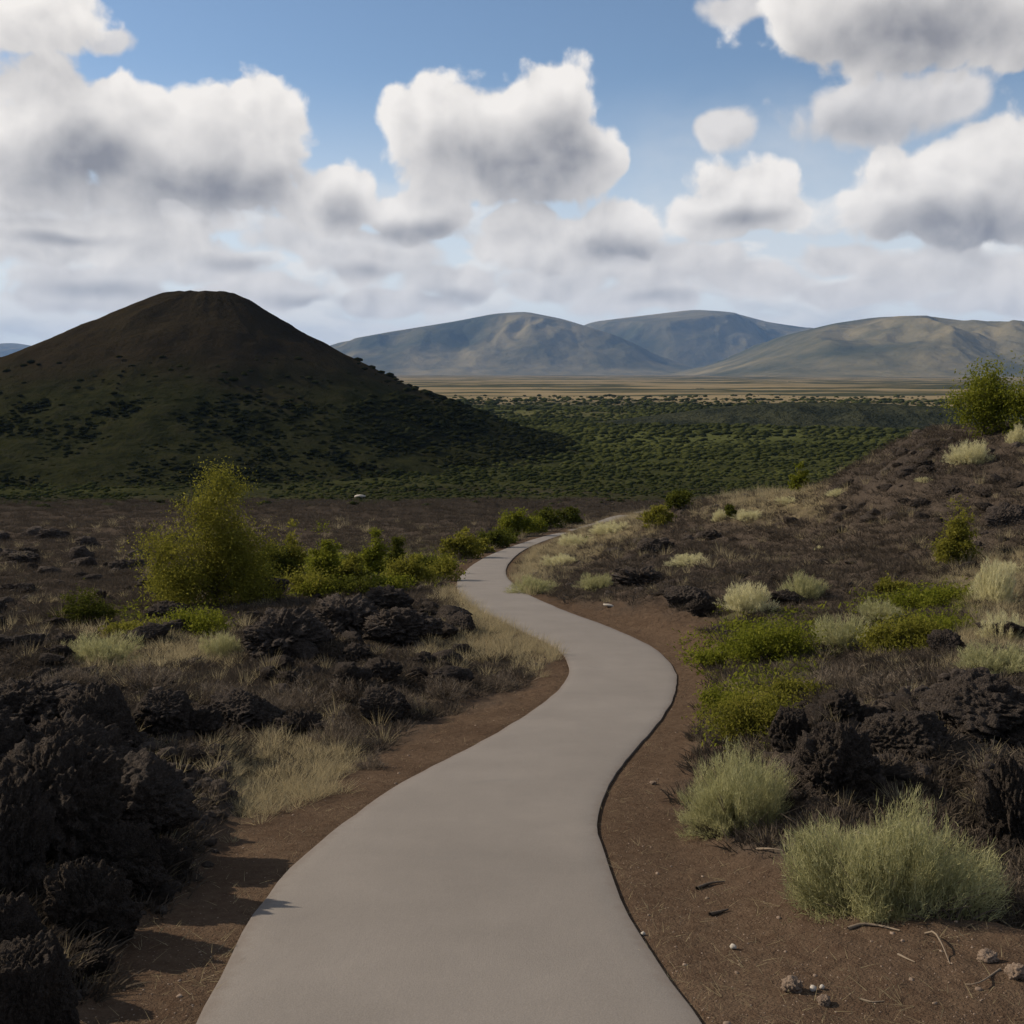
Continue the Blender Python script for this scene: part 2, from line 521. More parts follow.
def bumps(x, y, z0, lava, dirt):
    far = sst(np.hypot(x, y), 60, 160)
    p = sst(dpath(x, y), 0.02, 0.9)
    p2 = sst(dpath(x, y), 0.3, 1.6 + 1.3 * sst(y, 25, 45))
    b = fbm2(x * .55, y * .55, 4, 3) * 0.16 * (1 - dirt * .9) * p2
    wx, wy = x + .25 * n2(x * 1.3, y * 1.3, 14), y + .25 * n2(x * 1.3, y * 1.3, 15)
    b = b + (fbm2(x * .8, y * .8, 2, 9) * .10 + .06 + .14 * (x < 0) * (1 - sst(y, 9, 13))) * lava * p2
    b = b + (np.abs(n2(wx * 2.3, wy * 2.3, 12)) * .13 + np.abs(n2(wx * 6, wy * 6, 13)) * .07 + np.abs(n2(x * 15, y * 15, 16)) * .03) * lava * p2 * (1 - sst(y, 20, 50) * .4)
    b = b + fbm2(x * 3.2, y * 3.2, 3, 21) * 0.035 * p * (1 - .5 * dirt)
    b = b + fbm2(x * .05, y * .05, 4, 44) * .8 * far * (1 - sst(y, 300, 420)) + fbm2(x * .16, y * .16, 3, 47) * .3 * far * (1 - sst(y, 400, 700))
    b = b + fbm2(x * .004, y * .008, 4, 51) * 2.5 * sst(np.hypot(x, y), 350, 800)
    return b - 0.012 * (1 - sst(dpath(x, y), -0.05, 0.12))


def ground_h(x, y):
    x = np.asarray(x, float); y = np.asarray(y, float)
    z0 = base_h(x, y)
    Z = zones(x, y, z0)
    return z0 + bumps(x, y, z0, Z[2], Z[0])


def gp(px, py):
    """the place on the ground seen at this pixel, and its distance"""
    a, b, c = ray(px, py)
    ys = np.geomspace(2.0, 900, 1600)
    x = float(a / b) * ys
    d = CAM_H + float(c / b) * ys - ground_h(x, ys)
    k = int(np.argmax(d < 0)) if (d < 0).any() else len(ys) - 1
    k = max(k, 1)
    t = d[k - 1] / (d[k - 1] - d[k] + 1e-9)
    Y = ys[k - 1] + t * (ys[k] - ys[k - 1])
    X = float(a / b) * Y
    return np.array([X, Y, float(ground_h(np.array([X]), np.array([Y]))[0])]), Y


# ------------------------------------------------------------------ mesh helpers
def mesh_np(name, V, F, mat=None, smooth=True, parent=None, attrs=None):
    V = np.asarray(V, np.float32)
    F = np.asarray(F, np.int32)
    me = bpy.data.meshes.new(name)
    me.vertices.add(len(V))
    me.vertices.foreach_set('co', V.ravel())
    n, k = F.shape
    me.loops.add(n * k)
    me.loops.foreach_set('vertex_index', F.ravel())
    me.polygons.add(n)
    me.polygons.foreach_set('loop_start', np.arange(0, n * k, k, dtype=np.int32))
    me.polygons.foreach_set('loop_total', np.full(n, k, np.int32))
    me.update(calc_edges=True)
    me.polygons.foreach_set('use_smooth', np.full(n, smooth))
    for an, av in (attrs or {}).items():
        av = np.asarray(av, np.float32)
        if av.ndim == 1:
            at = me.attributes.new(an, 'FLOAT', 'POINT')
            at.data.foreach_set('value', av)
        else:
            at = me.attributes.new(an, 'FLOAT_COLOR', 'POINT')
            at.data.foreach_set('color', av.ravel())
    if mat:
        me.materials.append(mat)
    o = bpy.data.objects.new(name, me)
    col.objects.link(o)
    if parent:
        o.parent = parent
    return o


def empty(name, loc):
    o = bpy.data.objects.new(name, None)
    o.location = tuple(loc)
    o.empty_display_size = 0.2
    col.objects.link(o)
    return o


def tag(o, label, cat, group=None):
    o['label'] = label
    o['category'] = cat
    if group:
        o['group'] = group
    return o


def grid_faces(nu, nv):
    i, j = np.meshgrid(np.arange(nu - 1), np.arange(nv - 1), indexing='ij')
    a = (i * nv + j).ravel()
    return np.stack([a, a + nv, a + nv + 1, a + 1], 1)


# ------------------------------------------------------------------ materials
def mat(name, build, rough=0.9, spec=0.15):
    m = bpy.data.materials.new(name)
    m.use_nodes = True
    t = NT(m.node_tree)
    b = t.n['Principled BSDF']
    b.inputs['Roughness'].default_value = rough
    b.inputs['Specular IOR Level'].default_value = spec
    build(t, b)
    return m


def bump(t, b, h, strength, dist):
    n = t.add('ShaderNodeBump', {'Height': h, 'Strength': strength, 'Distance': dist})
    t.l.new(n.outputs[0], b.inputs['Normal'])


def m_ground(t, b):
    g = t.add('ShaderNodeNewGeometry')
    P = g.outputs['Position']
    at = t.add('ShaderNodeAttribute', attribute_name='zone')
    s = t.add('ShaderNodeSeparateColor', {0: at.outputs['Color']})
    dirt, straw, lava, green = s.outputs[0], s.outputs[1], s.outputs[2], at.outputs['Alpha']
    nA = t.noise(P, 1.3, 6, 0.6)
    nB = t.noise(P, 14, 5, 0.65)
    nC = t.noise(P, 70, 4, 0.6)
    heath = t.mix(t.mr(nA, .35, .68), (.038, .029, .023), (.072, .056, .044))
    heath = t.mix(t.mr(nB, .35, .7), heath, (.092, .073, .056))
    dcol = t.mix(t.mr(nA, .3, .7), (.074, .050, .034), (.110, .076, .051))
    dcol = t.mix(t.mr(nB, .45, .72, 0, .8), dcol, (.058, .036, .024))
    dcol = t.mix(t.mr(nC, .60, .72, 0, .75), dcol, (.22, .165, .11))
    scol = t.mix(t.mr(nB, .35, .65), (.13, .10, .055), (.21, .175, .10))
    lcol = t.mix(t.mr(nB, .35, .7), (.034, .028, .023), (.080, .064, .053))
    gcol = t.mix(t.mr(nB, .35, .65), (.05, .06, .014), (.10, .10, .03))
    c = t.mix(straw, heath, scol)
    c = t.mix(green, c, gcol)
    c = t.mix(lava, c, lcol)
    c = t.mix(dirt, c, dcol)
    # the plain: heath, scrub wood and straw meadows in long strips
    sx = t.add('ShaderNodeSeparateXYZ', {0: P})
    yy = sx.outputs[1]
    st = t.vm('MULTIPLY', P, (0.0042, 0.012, 0.0))
    nS = t.noise(st, 1.0, 6, 0.58, 0.4)
    nT = t.noise(t.vm('MULTIPLY', P, (0.03, 0.05, 0.0)), 1.0, 5, 0.6)
    pcol = t.mix(t.mr(nS, .38, .60), (.030, .036, .012), (.075, .080, .026))
    pcol = t.mix(t.mr(nT, .4, .7, 0, .6), pcol, (.055, .062, .022))
    pcol = t.mix(t.mr(yy, 330, 620, .85, 0, True), pcol, t.mix(t.mr(nT, .4, .65), (.016, .017, .008), (.034, .035, .014)))
    nF = t.noise(t.vm('MULTIPLY', P, (0.0010, 0.0048, 0.0)), 1.0, 5, 0.55, 0.5)
    fields = t.mix(t.mr(nF, .44, .57, 0, 1, True), (.048, .050, .028), (.22, .172, .098))
    pcol = t.mix(t.mr(yy, 850, 1350, 0, 1, True), pcol, fields)
    brown = t.mix(t.mr(nT, .35, .7), (.024, .0195, .016), (.053, .0435, .035))
    pcol = t.mix(t.mr(t.m('ADD', yy, t.m('MULTIPLY', t.m('SUBTRACT', nS, .5), 700)), 150, 420, 1, 0, True), pcol, brown)
    c = t.mix(t.mr(yy, 90, 140, 0, 1, True), c, pcol)
    t.l.new(c, b.inputs['Base Color'])
    hgt = t.m('ADD', t.m('MULTIPLY', nB, .7), t.m('MULTIPLY', nC, .5))
    bump(t, b, t.m('ADD', hgt, t.m('MULTIPLY', t.noise(P, 5.0, 5, .65), t.mr(yy, 6, 30, .5, 4.0))), t.mr(yy, 60, 300, 1.0, .3), .035)


def m_path(t, b):
    g = t.add('ShaderNodeNewGeometry')
    P = g.outputs['Position']
    big = t.noise(P, .9, 5, .6)
    mid = t.noise(t.vm('MULTIPLY', P, (1, .35, 1)), 3.5, 5, .6, .4)
    fine = t.noise(P, 130, 3, .7)
    c = t.mix(t.mr(big, .3, .7), (.138, .122, .106), (.178, .158, .138))
    c = t.mix(t.mr(mid, .45, .75, 0, .35), c, (.14, .123, .108))
    c = t.mix(t.mr(fine, .3, .75, 0, .35), c, (.32, .29, .26))
    e = t.add('ShaderNodeAttribute', attribute_name='edge').outputs['Fac']
    ed = t.mr(t.m('ADD', e, t.m('MULTIPLY', t.m('SUBTRACT', t.noise(P, 9, 5, .7), .5), .22)), .93, 1.02, 0, .75, True)
    c = t.mix(ed, c, (.15, .125, .105))
    sp = t.noise(P, 2.1, 3, .5, 1.0)
    c = t.mix(t.mr(sp, .66, .74, 0, .25, True), c, (.14, .13, .12))
    t.l.new(c, b.inputs['Base Color'])
    b.inputs['Roughness'].default_value = .85
    bump(t, b, t.m('ADD', fine, t.m('MULTIPLY', mid, 2.5)), .35, .006)


def m_lava(t, b):
    tcn = t.add('ShaderNodeTexCoord')
    oi = t.add('ShaderNodeObjectInfo')
    P = t.vm('ADD', tcn.outputs['Object'], t.vm('MULTIPLY', oi.outputs['Random'], (37.0, 11.0, 5.0)))
    a = t.noise(P, 4, 5, .6)
    f = t.noise(P, 26, 6, .7)
    v = t.add('ShaderNodeTexVoronoi', {'Vector': P, 'Scale': 20.0, 'Randomness': 1.0})
    c = t.mix(t.mr(a, .35, .7), (.038, .031, .026), (.082, .066, .055))
    c = t.mix(t.mr(f, .50, .75, 0, .8), c, (.15, .125, .104))
    t.l.new(c, b.inputs['Base Color'])
    bump(t, b, t.m('ADD', t.m('MULTIPLY', f, 1.0), t.m('MULTIPLY', v.outputs['Distance'], -.6)), 1.0, .05)


def m_stone(t, b):
    tcn = t.add('ShaderNodeTexCoord')
    a = t.noise(tcn.outputs['Object'], 5, 5, .6)
    c = t.mix(t.mr(a, .35, .7), (.14, .10, .072), (.27, .205, .155))
    t.l.new(c, b.inputs['Base Color'])
    bump(t, b, a, .7, .02)


def m_pale(t, b):
    tcn = t.add('ShaderNodeTexCoord')
    a = t.noise(tcn.outputs['Object'], 6, 4, .6)
    t.l.new(t.mix(a, (.28, .25, .21), (.46, .42, .36)), b.inputs['Base Color'])


def leafmat(name, c0, c1, c2, trans=.35, far=False):
    """c0 -> c1 by the clump noise in the object, c2 flecks; 'tone' is each leaf's own tint"""
    m = bpy.data.materials.new(name)
    m.use_nodes = True
    t = NT(m.node_tree)
    t.n.clear()
    at = t.add('ShaderNodeAttribute', attribute_name='tone')
    tcn = t.add('ShaderNodeTexCoord')
    a = t.noise(tcn.outputs['Object'], 2.2, 3, .5)
    f = t.m('ADD', t.m('MULTIPLY', at.outputs['Fac'], .7), t.m('MULTIPLY', t.m('SUBTRACT', a, .35), .9), clamp=True)
    if far:
        gp_ = t.add('ShaderNodeNewGeometry').outputs['Position']
        nl = t.noise(t.vm('MULTIPLY', gp_, (.006, .014, 0)), 1.0, 4, .6)
        ns_ = t.noise(t.vm('MULTIPLY', gp_, (.045, .07, 0)), 1.0, 3, .6)
        f = t.m('ADD', t.m('MULTIPLY', at.outputs['Fac'], .35), t.m('ADD', t.m('MULTIPLY', t.m('SUBTRACT', nl, .40), 2.4), t.m('MULTIPLY', t.m('SUBTRACT', ns_, .5), .9)), clamp=True)
        yy_ = t.add('ShaderNodeSeparateXYZ', {0: gp_}).outputs[1]
        f = t.m('MULTIPLY', f, t.mr(t.m('ADD', yy_, t.m('MULTIPLY', t.m('SUBTRACT', ns_, .5), 160)), 260, 480, .25, 1.0, True))
    c = t.mix(f, c0, c1)
    c = t.mix(t.mr(at.outputs['Fac'], .88, 1.0, 0, .8), c, c2)
    d = t.add('ShaderNodeBsdfDiffuse', {'Color': c})
    tr = t.add('ShaderNodeBsdfTranslucent', {'Color': c})
    mx = t.add('ShaderNodeMixShader', {0: trans, 1: d.outputs[0], 2: tr.outputs[0]})
    o = t.add('ShaderNodeOutputMaterial')
    t.l.new(mx.outputs[0], o.inputs[0])
    return m


def m_bark(t, b):
    tcn = t.add('ShaderNodeTexCoord')
    a = t.noise(t.vm('MULTIPLY', tcn.outputs['Object'], (6, 6, 1.2)), 3, 5, .6)
    t.l.new(t.mix(a, (.05, .038, .028), (.14, .11, .085)), b.inputs['Base Color'])
    bump(t, b, a, .6, .02)


def m_deadwood(t, b):
    tcn = t.add('ShaderNodeTexCoord')
    a = t.noise(tcn.outputs['Object'], 9, 4, .6)
    t.l.new(t.mix(a, (.10, .075, .055), (.25, .20, .145)), b.inputs['Base Color'])


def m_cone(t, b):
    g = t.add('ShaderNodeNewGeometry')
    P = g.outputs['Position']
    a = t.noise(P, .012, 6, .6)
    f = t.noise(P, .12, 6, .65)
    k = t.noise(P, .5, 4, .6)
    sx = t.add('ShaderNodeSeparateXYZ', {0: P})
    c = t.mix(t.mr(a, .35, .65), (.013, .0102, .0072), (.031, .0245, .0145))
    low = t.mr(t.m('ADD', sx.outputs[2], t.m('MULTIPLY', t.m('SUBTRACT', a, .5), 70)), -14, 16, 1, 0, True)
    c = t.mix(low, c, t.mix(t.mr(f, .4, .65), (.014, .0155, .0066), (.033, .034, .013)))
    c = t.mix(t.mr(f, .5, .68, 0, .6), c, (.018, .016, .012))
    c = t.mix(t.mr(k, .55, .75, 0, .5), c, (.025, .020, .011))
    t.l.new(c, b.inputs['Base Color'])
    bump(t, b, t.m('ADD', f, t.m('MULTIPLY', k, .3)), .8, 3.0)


def m_mount(t, b):
    g = t.add('ShaderNodeNewGeometry')
    P = g.outputs['Position']
    a = t.noise(P, .00045, 7, .58, .5)
    f = t.noise(P, .0026, 6, .60)
    c = t.mix(t.mr(a, .38, .62), (.048, .053, .033), (.20, .166, .092))
    c = t.mix(t.mr(f, .45, .66, 0, .6), c, (.050, .054, .032))
    t.l.new(c, b.inputs['Base Color'])
    bump(t, b, f, .6, 110.0)


def m_darkhill(t, b):
    g = t.add('ShaderNodeNewGeometry')
    f = t.noise(g.outputs['Position'], .03, 6, .65)
    t.l.new(t.mix(t.mr(f, .4, .65), (.020, .024, .017), (.050, .052, .030)), b.inputs['Base Color'])
    bump(t, b, t.m('ADD', f, t.noise(g.outputs['Position'], .12, 4, .7)), 1.0, 6.0)


MAT = dict(
    ground=mat('ground_cover', m_ground, .95, 0.0), path=mat('asphalt', m_path), lava=mat('lava', m_lava, .95, .06), stone=mat('stone', m_stone), pale=mat('pale_stone', m_pale),
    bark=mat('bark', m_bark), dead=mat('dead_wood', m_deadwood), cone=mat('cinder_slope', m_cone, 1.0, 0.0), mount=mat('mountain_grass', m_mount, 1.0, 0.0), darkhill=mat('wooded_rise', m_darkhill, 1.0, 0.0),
    sage=leafmat('pale_sage', (.235, .23, .105), (.475, .455, .235), (.53, .485, .30), .40),
    cream=leafmat('cream_sage', (.44, .41, .225), (.68, .63, .38), (.70, .66, .44), .45),
    straw=leafmat('dry_straw', (.225, .18, .105), (.47, .40, .24), (.55, .48, .32), .42),
    green=leafmat('bright_leaf', (.09, .105, .012), (.21, .215, .03), (.28, .26, .06), .5),
    yellow=leafmat('yellow_leaf', (.10, .103, .016), (.245, .225, .040), (.32, .28, .075), .5),
    dark=leafmat('dark_leaf', (.045, .054, .011), (.115, .120, .022), (.16, .15, .04), .4),
    heath=leafmat('heath_twig', (.043, .0345, .0265), (.110, .089, .068), (.24, .19, .14), .2),
    twig=leafmat('dry_twigs', (.085, .068, .052), (.25, .20, .15), (.36, .30, .22), .2),
    wood=leafmat('far_foliage', (.030, .036, .012), (.105, .112, .034), (.13, .132, .045), .35, True),
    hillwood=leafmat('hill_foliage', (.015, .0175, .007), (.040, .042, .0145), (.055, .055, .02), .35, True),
)

# ------------------------------------------------------------------ ground sheet
azs = np.r_[np.linspace(-180, -60, 40, endpoint=False), np.linspace(-60, -31, 90, endpoint=False), np.linspace(-31, 31, 900, endpoint=False), np.linspace(31, 60, 90, endpoint=False), np.linspace(60, 180, 41)]
rs = np.r_[np.geomspace(0.3, 2.5, 16, endpoint=False), np.geomspace(2.5, 60, 560, endpoint=False), np.geomspace(60, 900, 240, endpoint=False), np.geomspace(900, 36000, 120)]
aa, rr = np.meshgrid(np.radians(azs), rs, indexing='ij')
X, Y = np.sin(aa) * rr, np.cos(aa) * rr
z0 = base_h(X, Y)
Zn = zones(X, Y, z0)
Zg = z0 + bumps(X, Y, z0, Zn[2], Zn[0])
dp = dpath(X, Y)
dirt = np.maximum(Zn[0], 1 - sst(dp + .35 * fbm2(X * 1.5, Y * 1.5, 3, 61), .35, 1.0)) * (1 - .85 * Zn[1] * sst(dp, 0.05, .3))
nz = .5 + .5 * fbm2(X * 2.2, Y * 2.2, 3, 71)
zone = np.stack([np.clip(dirt, 0, 1), np.clip(Zn[1] * nz * 1.6, 0, 1), Zn[2], np.clip(Zn[3] * nz * 1.6, 0, 1)], -1).reshape(-1, 4)
ground = mesh_np('ground', np.stack([X, Y, Zg], -1).reshape(-1, 3), grid_faces(len(azs), len(rs))[:, ::-1], MAT['ground'], attrs={'zone': zone})
ground['kind'] = 'structure'

# ------------------------------------------------------------------ trail
nx = 13
tt = np.linspace(0, 1, nx)
Vp = pl[:, None, :] * (1 - tt[None, :, None]) + prm[:, None, :] * tt[None, :, None]
wob = np.stack([n2(pc[:, 0] * 1.4, pc[:, 1] * 1.4, 5), n2(pc[:, 0] * 1.4 + 50, pc[:, 1] * 1.4, 6)], 1) * .016
wob += np.stack([n2(np.arange(420) * .9, pc[:, 1] * 6, 7), n2(np.arange(420) * .9 + 50, pc[:, 1] * 6, 8)], 1) * .007
nrm2 = (pl - prm) / np.linalg.norm(pl - prm, axis=1)[:, None]
Vp[:, 0] += nrm2 * wob[:, :1]
Vp[:, -1] += nrm2 * wob[:, 1:]
crown = 0.012 * (1 - (2 * tt - 1) ** 2)
Zp = gY(Vp[..., 1]) + .016 + .03 * sst(Vp[..., 1], 35, 60) + crown[None]
V = np.concatenate([Vp, Zp[..., None]], 2)
edge_l, edge_r = V[:, 0].copy(), V[:, -1].copy()
edge_l[:, :2] += nrm2 * .015; edge_r[:, :2] -= nrm2 * .012
edge_l[:, 2] -= .003; edge_r[:, 2] -= .003
el2, er2 = edge_l.copy(), edge_r.copy()
el2[:, 2] -= .09; er2[:, 2] -= .09
tops = np.concatenate([edge_l[:, None], V, edge_r[:, None]], 1)
ev = np.abs(np.r_[-1, 2 * tt - 1, 1])
g1_ = grid_faces(420, nx + 2)
g2_ = grid_faces(420, 2)
n1_ = tops.shape[0] * tops.shape[1]
VV = np.concatenate([tops.reshape(-1, 3), np.stack([el2, edge_l], 1).reshape(-1, 3), np.stack([edge_r, er2], 1).reshape(-1, 3)])
FF = np.concatenate([g1_, g2_ + n1_, g2_ + n1_ + 840])
path = mesh_np('path', VV, FF, MAT['path'], attrs={'edge': np.r_[np.tile(ev, 420), np.ones(1680)]})
path['kind'] = 'structure'

# ------------------------------------------------------------------ cinder hill, mountains
def interp_prof(r, P):
    P = np.array(P)
    return np.interp(r, P[:, 0], P[:, 1])


def fix_kind(o):
    o['kind'] = 'structure'
    return o


CD = 575.0
cxa = (213 - 512) / FPX * CD
na, nr = 300, 150
th = np.linspace(0, 2 * math.pi, na)
rad = np.linspace(0, 300, nr)
TH, RA = np.meshgrid(th, rad, indexing='ij')
pR = [(0, 78), (14, 78.6), (22, 75), (45.6, 60), (77, 43.5), (108, 28.8), (140, 16.8), (166, 6.5), (190, 1.5), (215, -4), (300, -6)]
pL = [(0, 78), (14, 79), (22, 77), (59, 62.8), (85, 51), (112, 40.3), (150, 26), (190, 13), (230, 4), (260, -2), (300, -6)]
wl = .5 - .5 * np.cos(TH)
front = np.clip(-np.sin(TH), 0, 1)
gul = n2(np.cos(TH) * 2.2 + 3, np.sin(TH) * 2.2 + RA * .01, 81) * 2.0 + fbm2(np.cos(TH) * 6, np.sin(TH) * 6 + RA * .03, 3, 84) * .5
hx = interp_prof(RA, pR) * (1 - wl) + interp_prof(RA, pL) * wl
hx += gul * np.clip(RA / 40, 0, 1) * np.clip((230 - RA) / 100, 0, 1)
cxx, cyy = cxa + np.cos(TH) * RA, CD + np.sin(TH) * RA
hx += fbm2(cxx * .03, cyy * .03, 4, 88) * 1.4 * np.clip(RA / 20, .25, 1)
V = np.stack([cxx, cyy, PLAIN + hx], -1).reshape(-1, 3)
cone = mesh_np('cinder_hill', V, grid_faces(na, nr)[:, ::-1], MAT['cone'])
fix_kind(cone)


def cone_h(x, y):
    r = np.hypot(x - cxa, y - CD)
    w = .5 - .5 * np.clip((x - cxa) / np.maximum(r, 1e-3), -1, 1)
    return PLAIN + interp_prof(r, pR) * (1 - w) + interp_prof(r, pL) * w


def mountain(name, Dm, prof, depth, seed, material, spur=1.0, res=(420, 150), lean=0.0, ridges=()):
    """a ridge standing Dm away: skyline heights by pixel, falling to the plain in front and behind, cut by spurs and gullies"""
    P = np.array(prof, float)
    xs_px = np.linspace(P[0, 0], P[-1, 0], res[0])
    k = np.hanning(25); k /= k.sum()
    hp = np.interp(xs_px, P[:, 0], P[:, 1])
    hp = np.convolve(np.pad(hp, 12, mode='edge'), k, 'valid')
    top = (372 - hp) / FPX * Dm + CAM_H - PLAIN
    x0 = (xs_px - 512) / FPX * Dm
    t = np.linspace(-1, 1, res[1])
    XX, TT = np.meshgrid(x0, t, indexing='ij')
    TOP = top[:, None]
    s = np.abs(TT)
    S = 1 - sst(s, 0.0, 1.0) * .9 - .1 * s
    YM = TT * depth
    wx = XX - lean * YM + fbm2(XX / 3000, YM / 3000, 3, seed) * 500
    rd = 0
    am, L_ = 1.0, depth * .75
    for o_ in range(5):
        rd = rd + am * (1 - 1.8 * np.abs(n2(wx / L_ + o_ * 7.7, YM / (L_ * (2.6 - .35 * o_)) + o_ * 3.1, seed + 5 + o_)))
        am *= .5
        L_ *= .5
    env = np.clip(s * 2.6, 0, 1) * np.clip((1 - s) * 1.8, 0, 1)
    H = TOP * (S + spur * env * .36 * (rd - .9))
    for px0, px1, amp in ridges:
        fr = np.clip(-TT, 0, 1)
        xr = ((px0 + (px1 - px0) * fr ** .8) - 512) / FPX * Dm + n2(YM / 900, 0 * YM + px0, 77) * .012 * Dm
        dx = (XX - xr) / Dm
        wl_, wr_ = .045 + .05 * fr, .020 + .022 * fr
        tri = np.where(dx < 0, 1 + dx / wl_, 1 - dx / wr_)
        H = H + TOP * amp * np.clip(tri, 0, 1) * np.sin(np.pi * np.clip(fr * 1.12 + .04, 0, 1)) * (TT < 0) * sst(fr, .03, .28)
    H = np.minimum(H, TOP * (1 - .10 * s - .32 * s ** 1.5))
    YY = Dm + TT * depth
    V = np.stack([XX * (YY / Dm) ** .0, YY, PLAIN - 3 + H], -1).reshape(-1, 3)
    return fix_kind(mesh_np(name, V, grid_faces(*res)[:, ::-1], material))


mountain('mountain', 20000, [(285, 378), (320, 352), (345, 343), (400, 332), (460, 322), (495, 315), (525, 313), (560, 320), (600, 333), (640, 354), (690, 372), (740, 380)], 5000, 100, MAT['mount'], lean=.3, ridges=[(470, 415, .30), (540, 520, .34), (590, 610, .26)])
mountain('mountain', 23500, [(480, 378), (540, 345), (590, 323), (630, 318), (690, 311), (720, 313), (760, 323), (800, 329), (860, 345), (940, 372), (960, 380)], 5200, 200, MAT['mount'], lean=.35, ridges=[(660, 640, .3), (715, 690, .30)])
mountain('mountain', 13000, [(590, 386), (640, 382), (690, 374), (740, 357), (790, 334), (830, 324), (870, 318), (910, 317), (950, 322), (1000, 333), (1050, 347), (1120, 366), (1220, 382)], 4300, 306, MAT['mount'], spur=.9, lean=.35, ridges=[(810, 745, .20), (890, 842, .44)])
mountain('mountain', 31000, [(-300, 376), (-180, 352), (-80, 349), (-20, 346), (20, 343), (45, 348), (100, 354), (180, 360), (260, 374)], 3400, 400, MAT['mount'])
mountain('wooded_rise', 820, [(540, 421), (620, 416), (700, 405), (760, 399), (820, 398), (880, 399), (940, 403), (1020, 410), (1120, 420)], 110, 500, MAT['darkhill'], spur=.4, res=(260, 60))
mountain('foothill', 4600, [(330, 386), (420, 381), (520, 382.5), (600, 384), (690, 381), (780, 380), (860, 382), (940, 380), (1030, 383), (1120, 386)], 500, 540, MAT['mount'], spur=.5, res=(300, 60))
mountain('wooded_rise', 2700, [(380, 392), (450, 387), (540, 386), (640, 388), (700, 386), (800, 390), (880, 392)], 260, 520, MAT['darkhill'], spur=.3, res=(260, 50))


# ------------------------------------------------------------------ plant and rock generators
def unit(v):
    return v / np.maximum(np.linalg.norm(v, axis=-1, keepdims=True), 1e-9)


def strips(P0, P1, P2, w, seg, r, flat_up=False):
    """n curved tapering blades along quadratic curves"""
    n = len(P0)
    s = np.linspace(0, 1, seg + 1)[None, :, None]
    C = P0[:, None] * (1 - s) ** 2 + 2 * P1[:, None] * s * (1 - s) + P2[:, None] * s * s
    d = unit(P2 - P0)
    sd = unit(np.cross(d, unit(r.normal(size=(n, 3)))))
    wd = (w[:, None] * np.array([1.0, .9, .6, .12][:seg + 1] if seg == 3 else np.linspace(1, .15, seg + 1))[None])[..., None]
    A = C - sd[:, None] * wd / 2
    B = C + sd[:, None] * wd / 2
    V = np.stack([A, B], 2).reshape(-1, 3)
    base = (np.arange(n) * (seg + 1) * 2)[:, None] + (np.arange(seg) * 2)[None]
    F = np.stack([base, base + 1, base + 3, base + 2], -1).reshape(-1, 4)
    return V, F, np.repeat(r.random(n), (seg + 1) * 2)


def sage_mesh(seed, n_stem=260, leaves=26, wleaf=.006, lleaf=.07, lump=5, sharp=1.0, upright=.5):
    """unit bush: radius 1, height 1; stems fan from the base to a lumpy dome and carry upright feathery sprays"""
    r = np.random.default_rng(seed)
    ph = r.uniform(0, 2 * np.pi, n_stem)
    ct = r.uniform(.02, 1, n_stem) ** .8
    st_ = np.sqrt(1 - ct * ct)
    dirs = np.stack([st_ * np.cos(ph), st_ * np.sin(ph), ct], 1)
    L = .82 + .40 * n3(dirs * 1.9 + seed, seed) + .16 * n3(dirs * lump, seed + 1)
    L *= np.where(r.random(n_stem) < .25, r.uniform(.45, .9, n_stem), 1)
    tip = dirs * L[:, None]
    tip[:, 2] = np.maximum(tip[:, 2], .03)
    base = np.stack([np.cos(ph), np.sin(ph), 0 * ph], 1) * (r.random(n_stem) ** .5 * .22)[:, None]
    midp = base + (tip - base) * .5
    midp[:, :2] += (tip - base)[:, :2] * .16
    midp[:, 2] *= .82
    Vs, Fs, Ts = strips(base, midp, tip, np.full(n_stem, wleaf * 1.5), 3, r)
    k = leaves
    s = r.uniform(.42, 1.0, (n_stem, k)) ** .75
    s3 = s[..., None]
    Pb = base[:, None] * (1 - s3) ** 2 + 2 * midp[:, None] * s3 * (1 - s3) + tip[:, None] * s3 ** 2
    dv = unit(tip - midp)[:, None] * .7 + np.array([0, 0, upright]) + r.normal(size=(n_stem, k, 3)) * .42
    dv = unit(dv)
    ln = lleaf * r.uniform(.5, 1.35, (n_stem, k))[..., None] * 1.3
    Pb = Pb + r.normal(size=Pb.shape) * .028
    Pe = Pb + dv * ln
    Pm = (Pb + Pe) / 2 + r.normal(size=Pb.shape) * .012
    Vl, Fl, Tl = strips(Pb.reshape(-1, 3), Pm.reshape(-1, 3), Pe.reshape(-1, 3), np.full(n_stem * k, wleaf), 2, r)
    V = np.r_[Vs, Vl]
    F = np.r_[Fs, Fl + len(Vs)]
    T = np.r_[Ts * .35, Tl]
    return V, F, T


def leaves_mesh(C, size, r, elong=1.7):
    n = len(C)
    a = unit(r.normal(size=(n, 3)))
    bb = unit(np.cross(a, r.normal(size=(n, 3))))
    sz = (size * r.uniform(.6, 1.35, n))[:, None]
    V = np.stack([C - a * sz * elong / 2, C + bb * sz * .36, C + a * sz * elong / 2, C - bb * sz * .36], 1).reshape(-1, 3)
    i = np.arange(n) * 4
    return V, np.stack([i, i + 1, i + 2, i + 3], 1), np.repeat(r.random(n), 4)


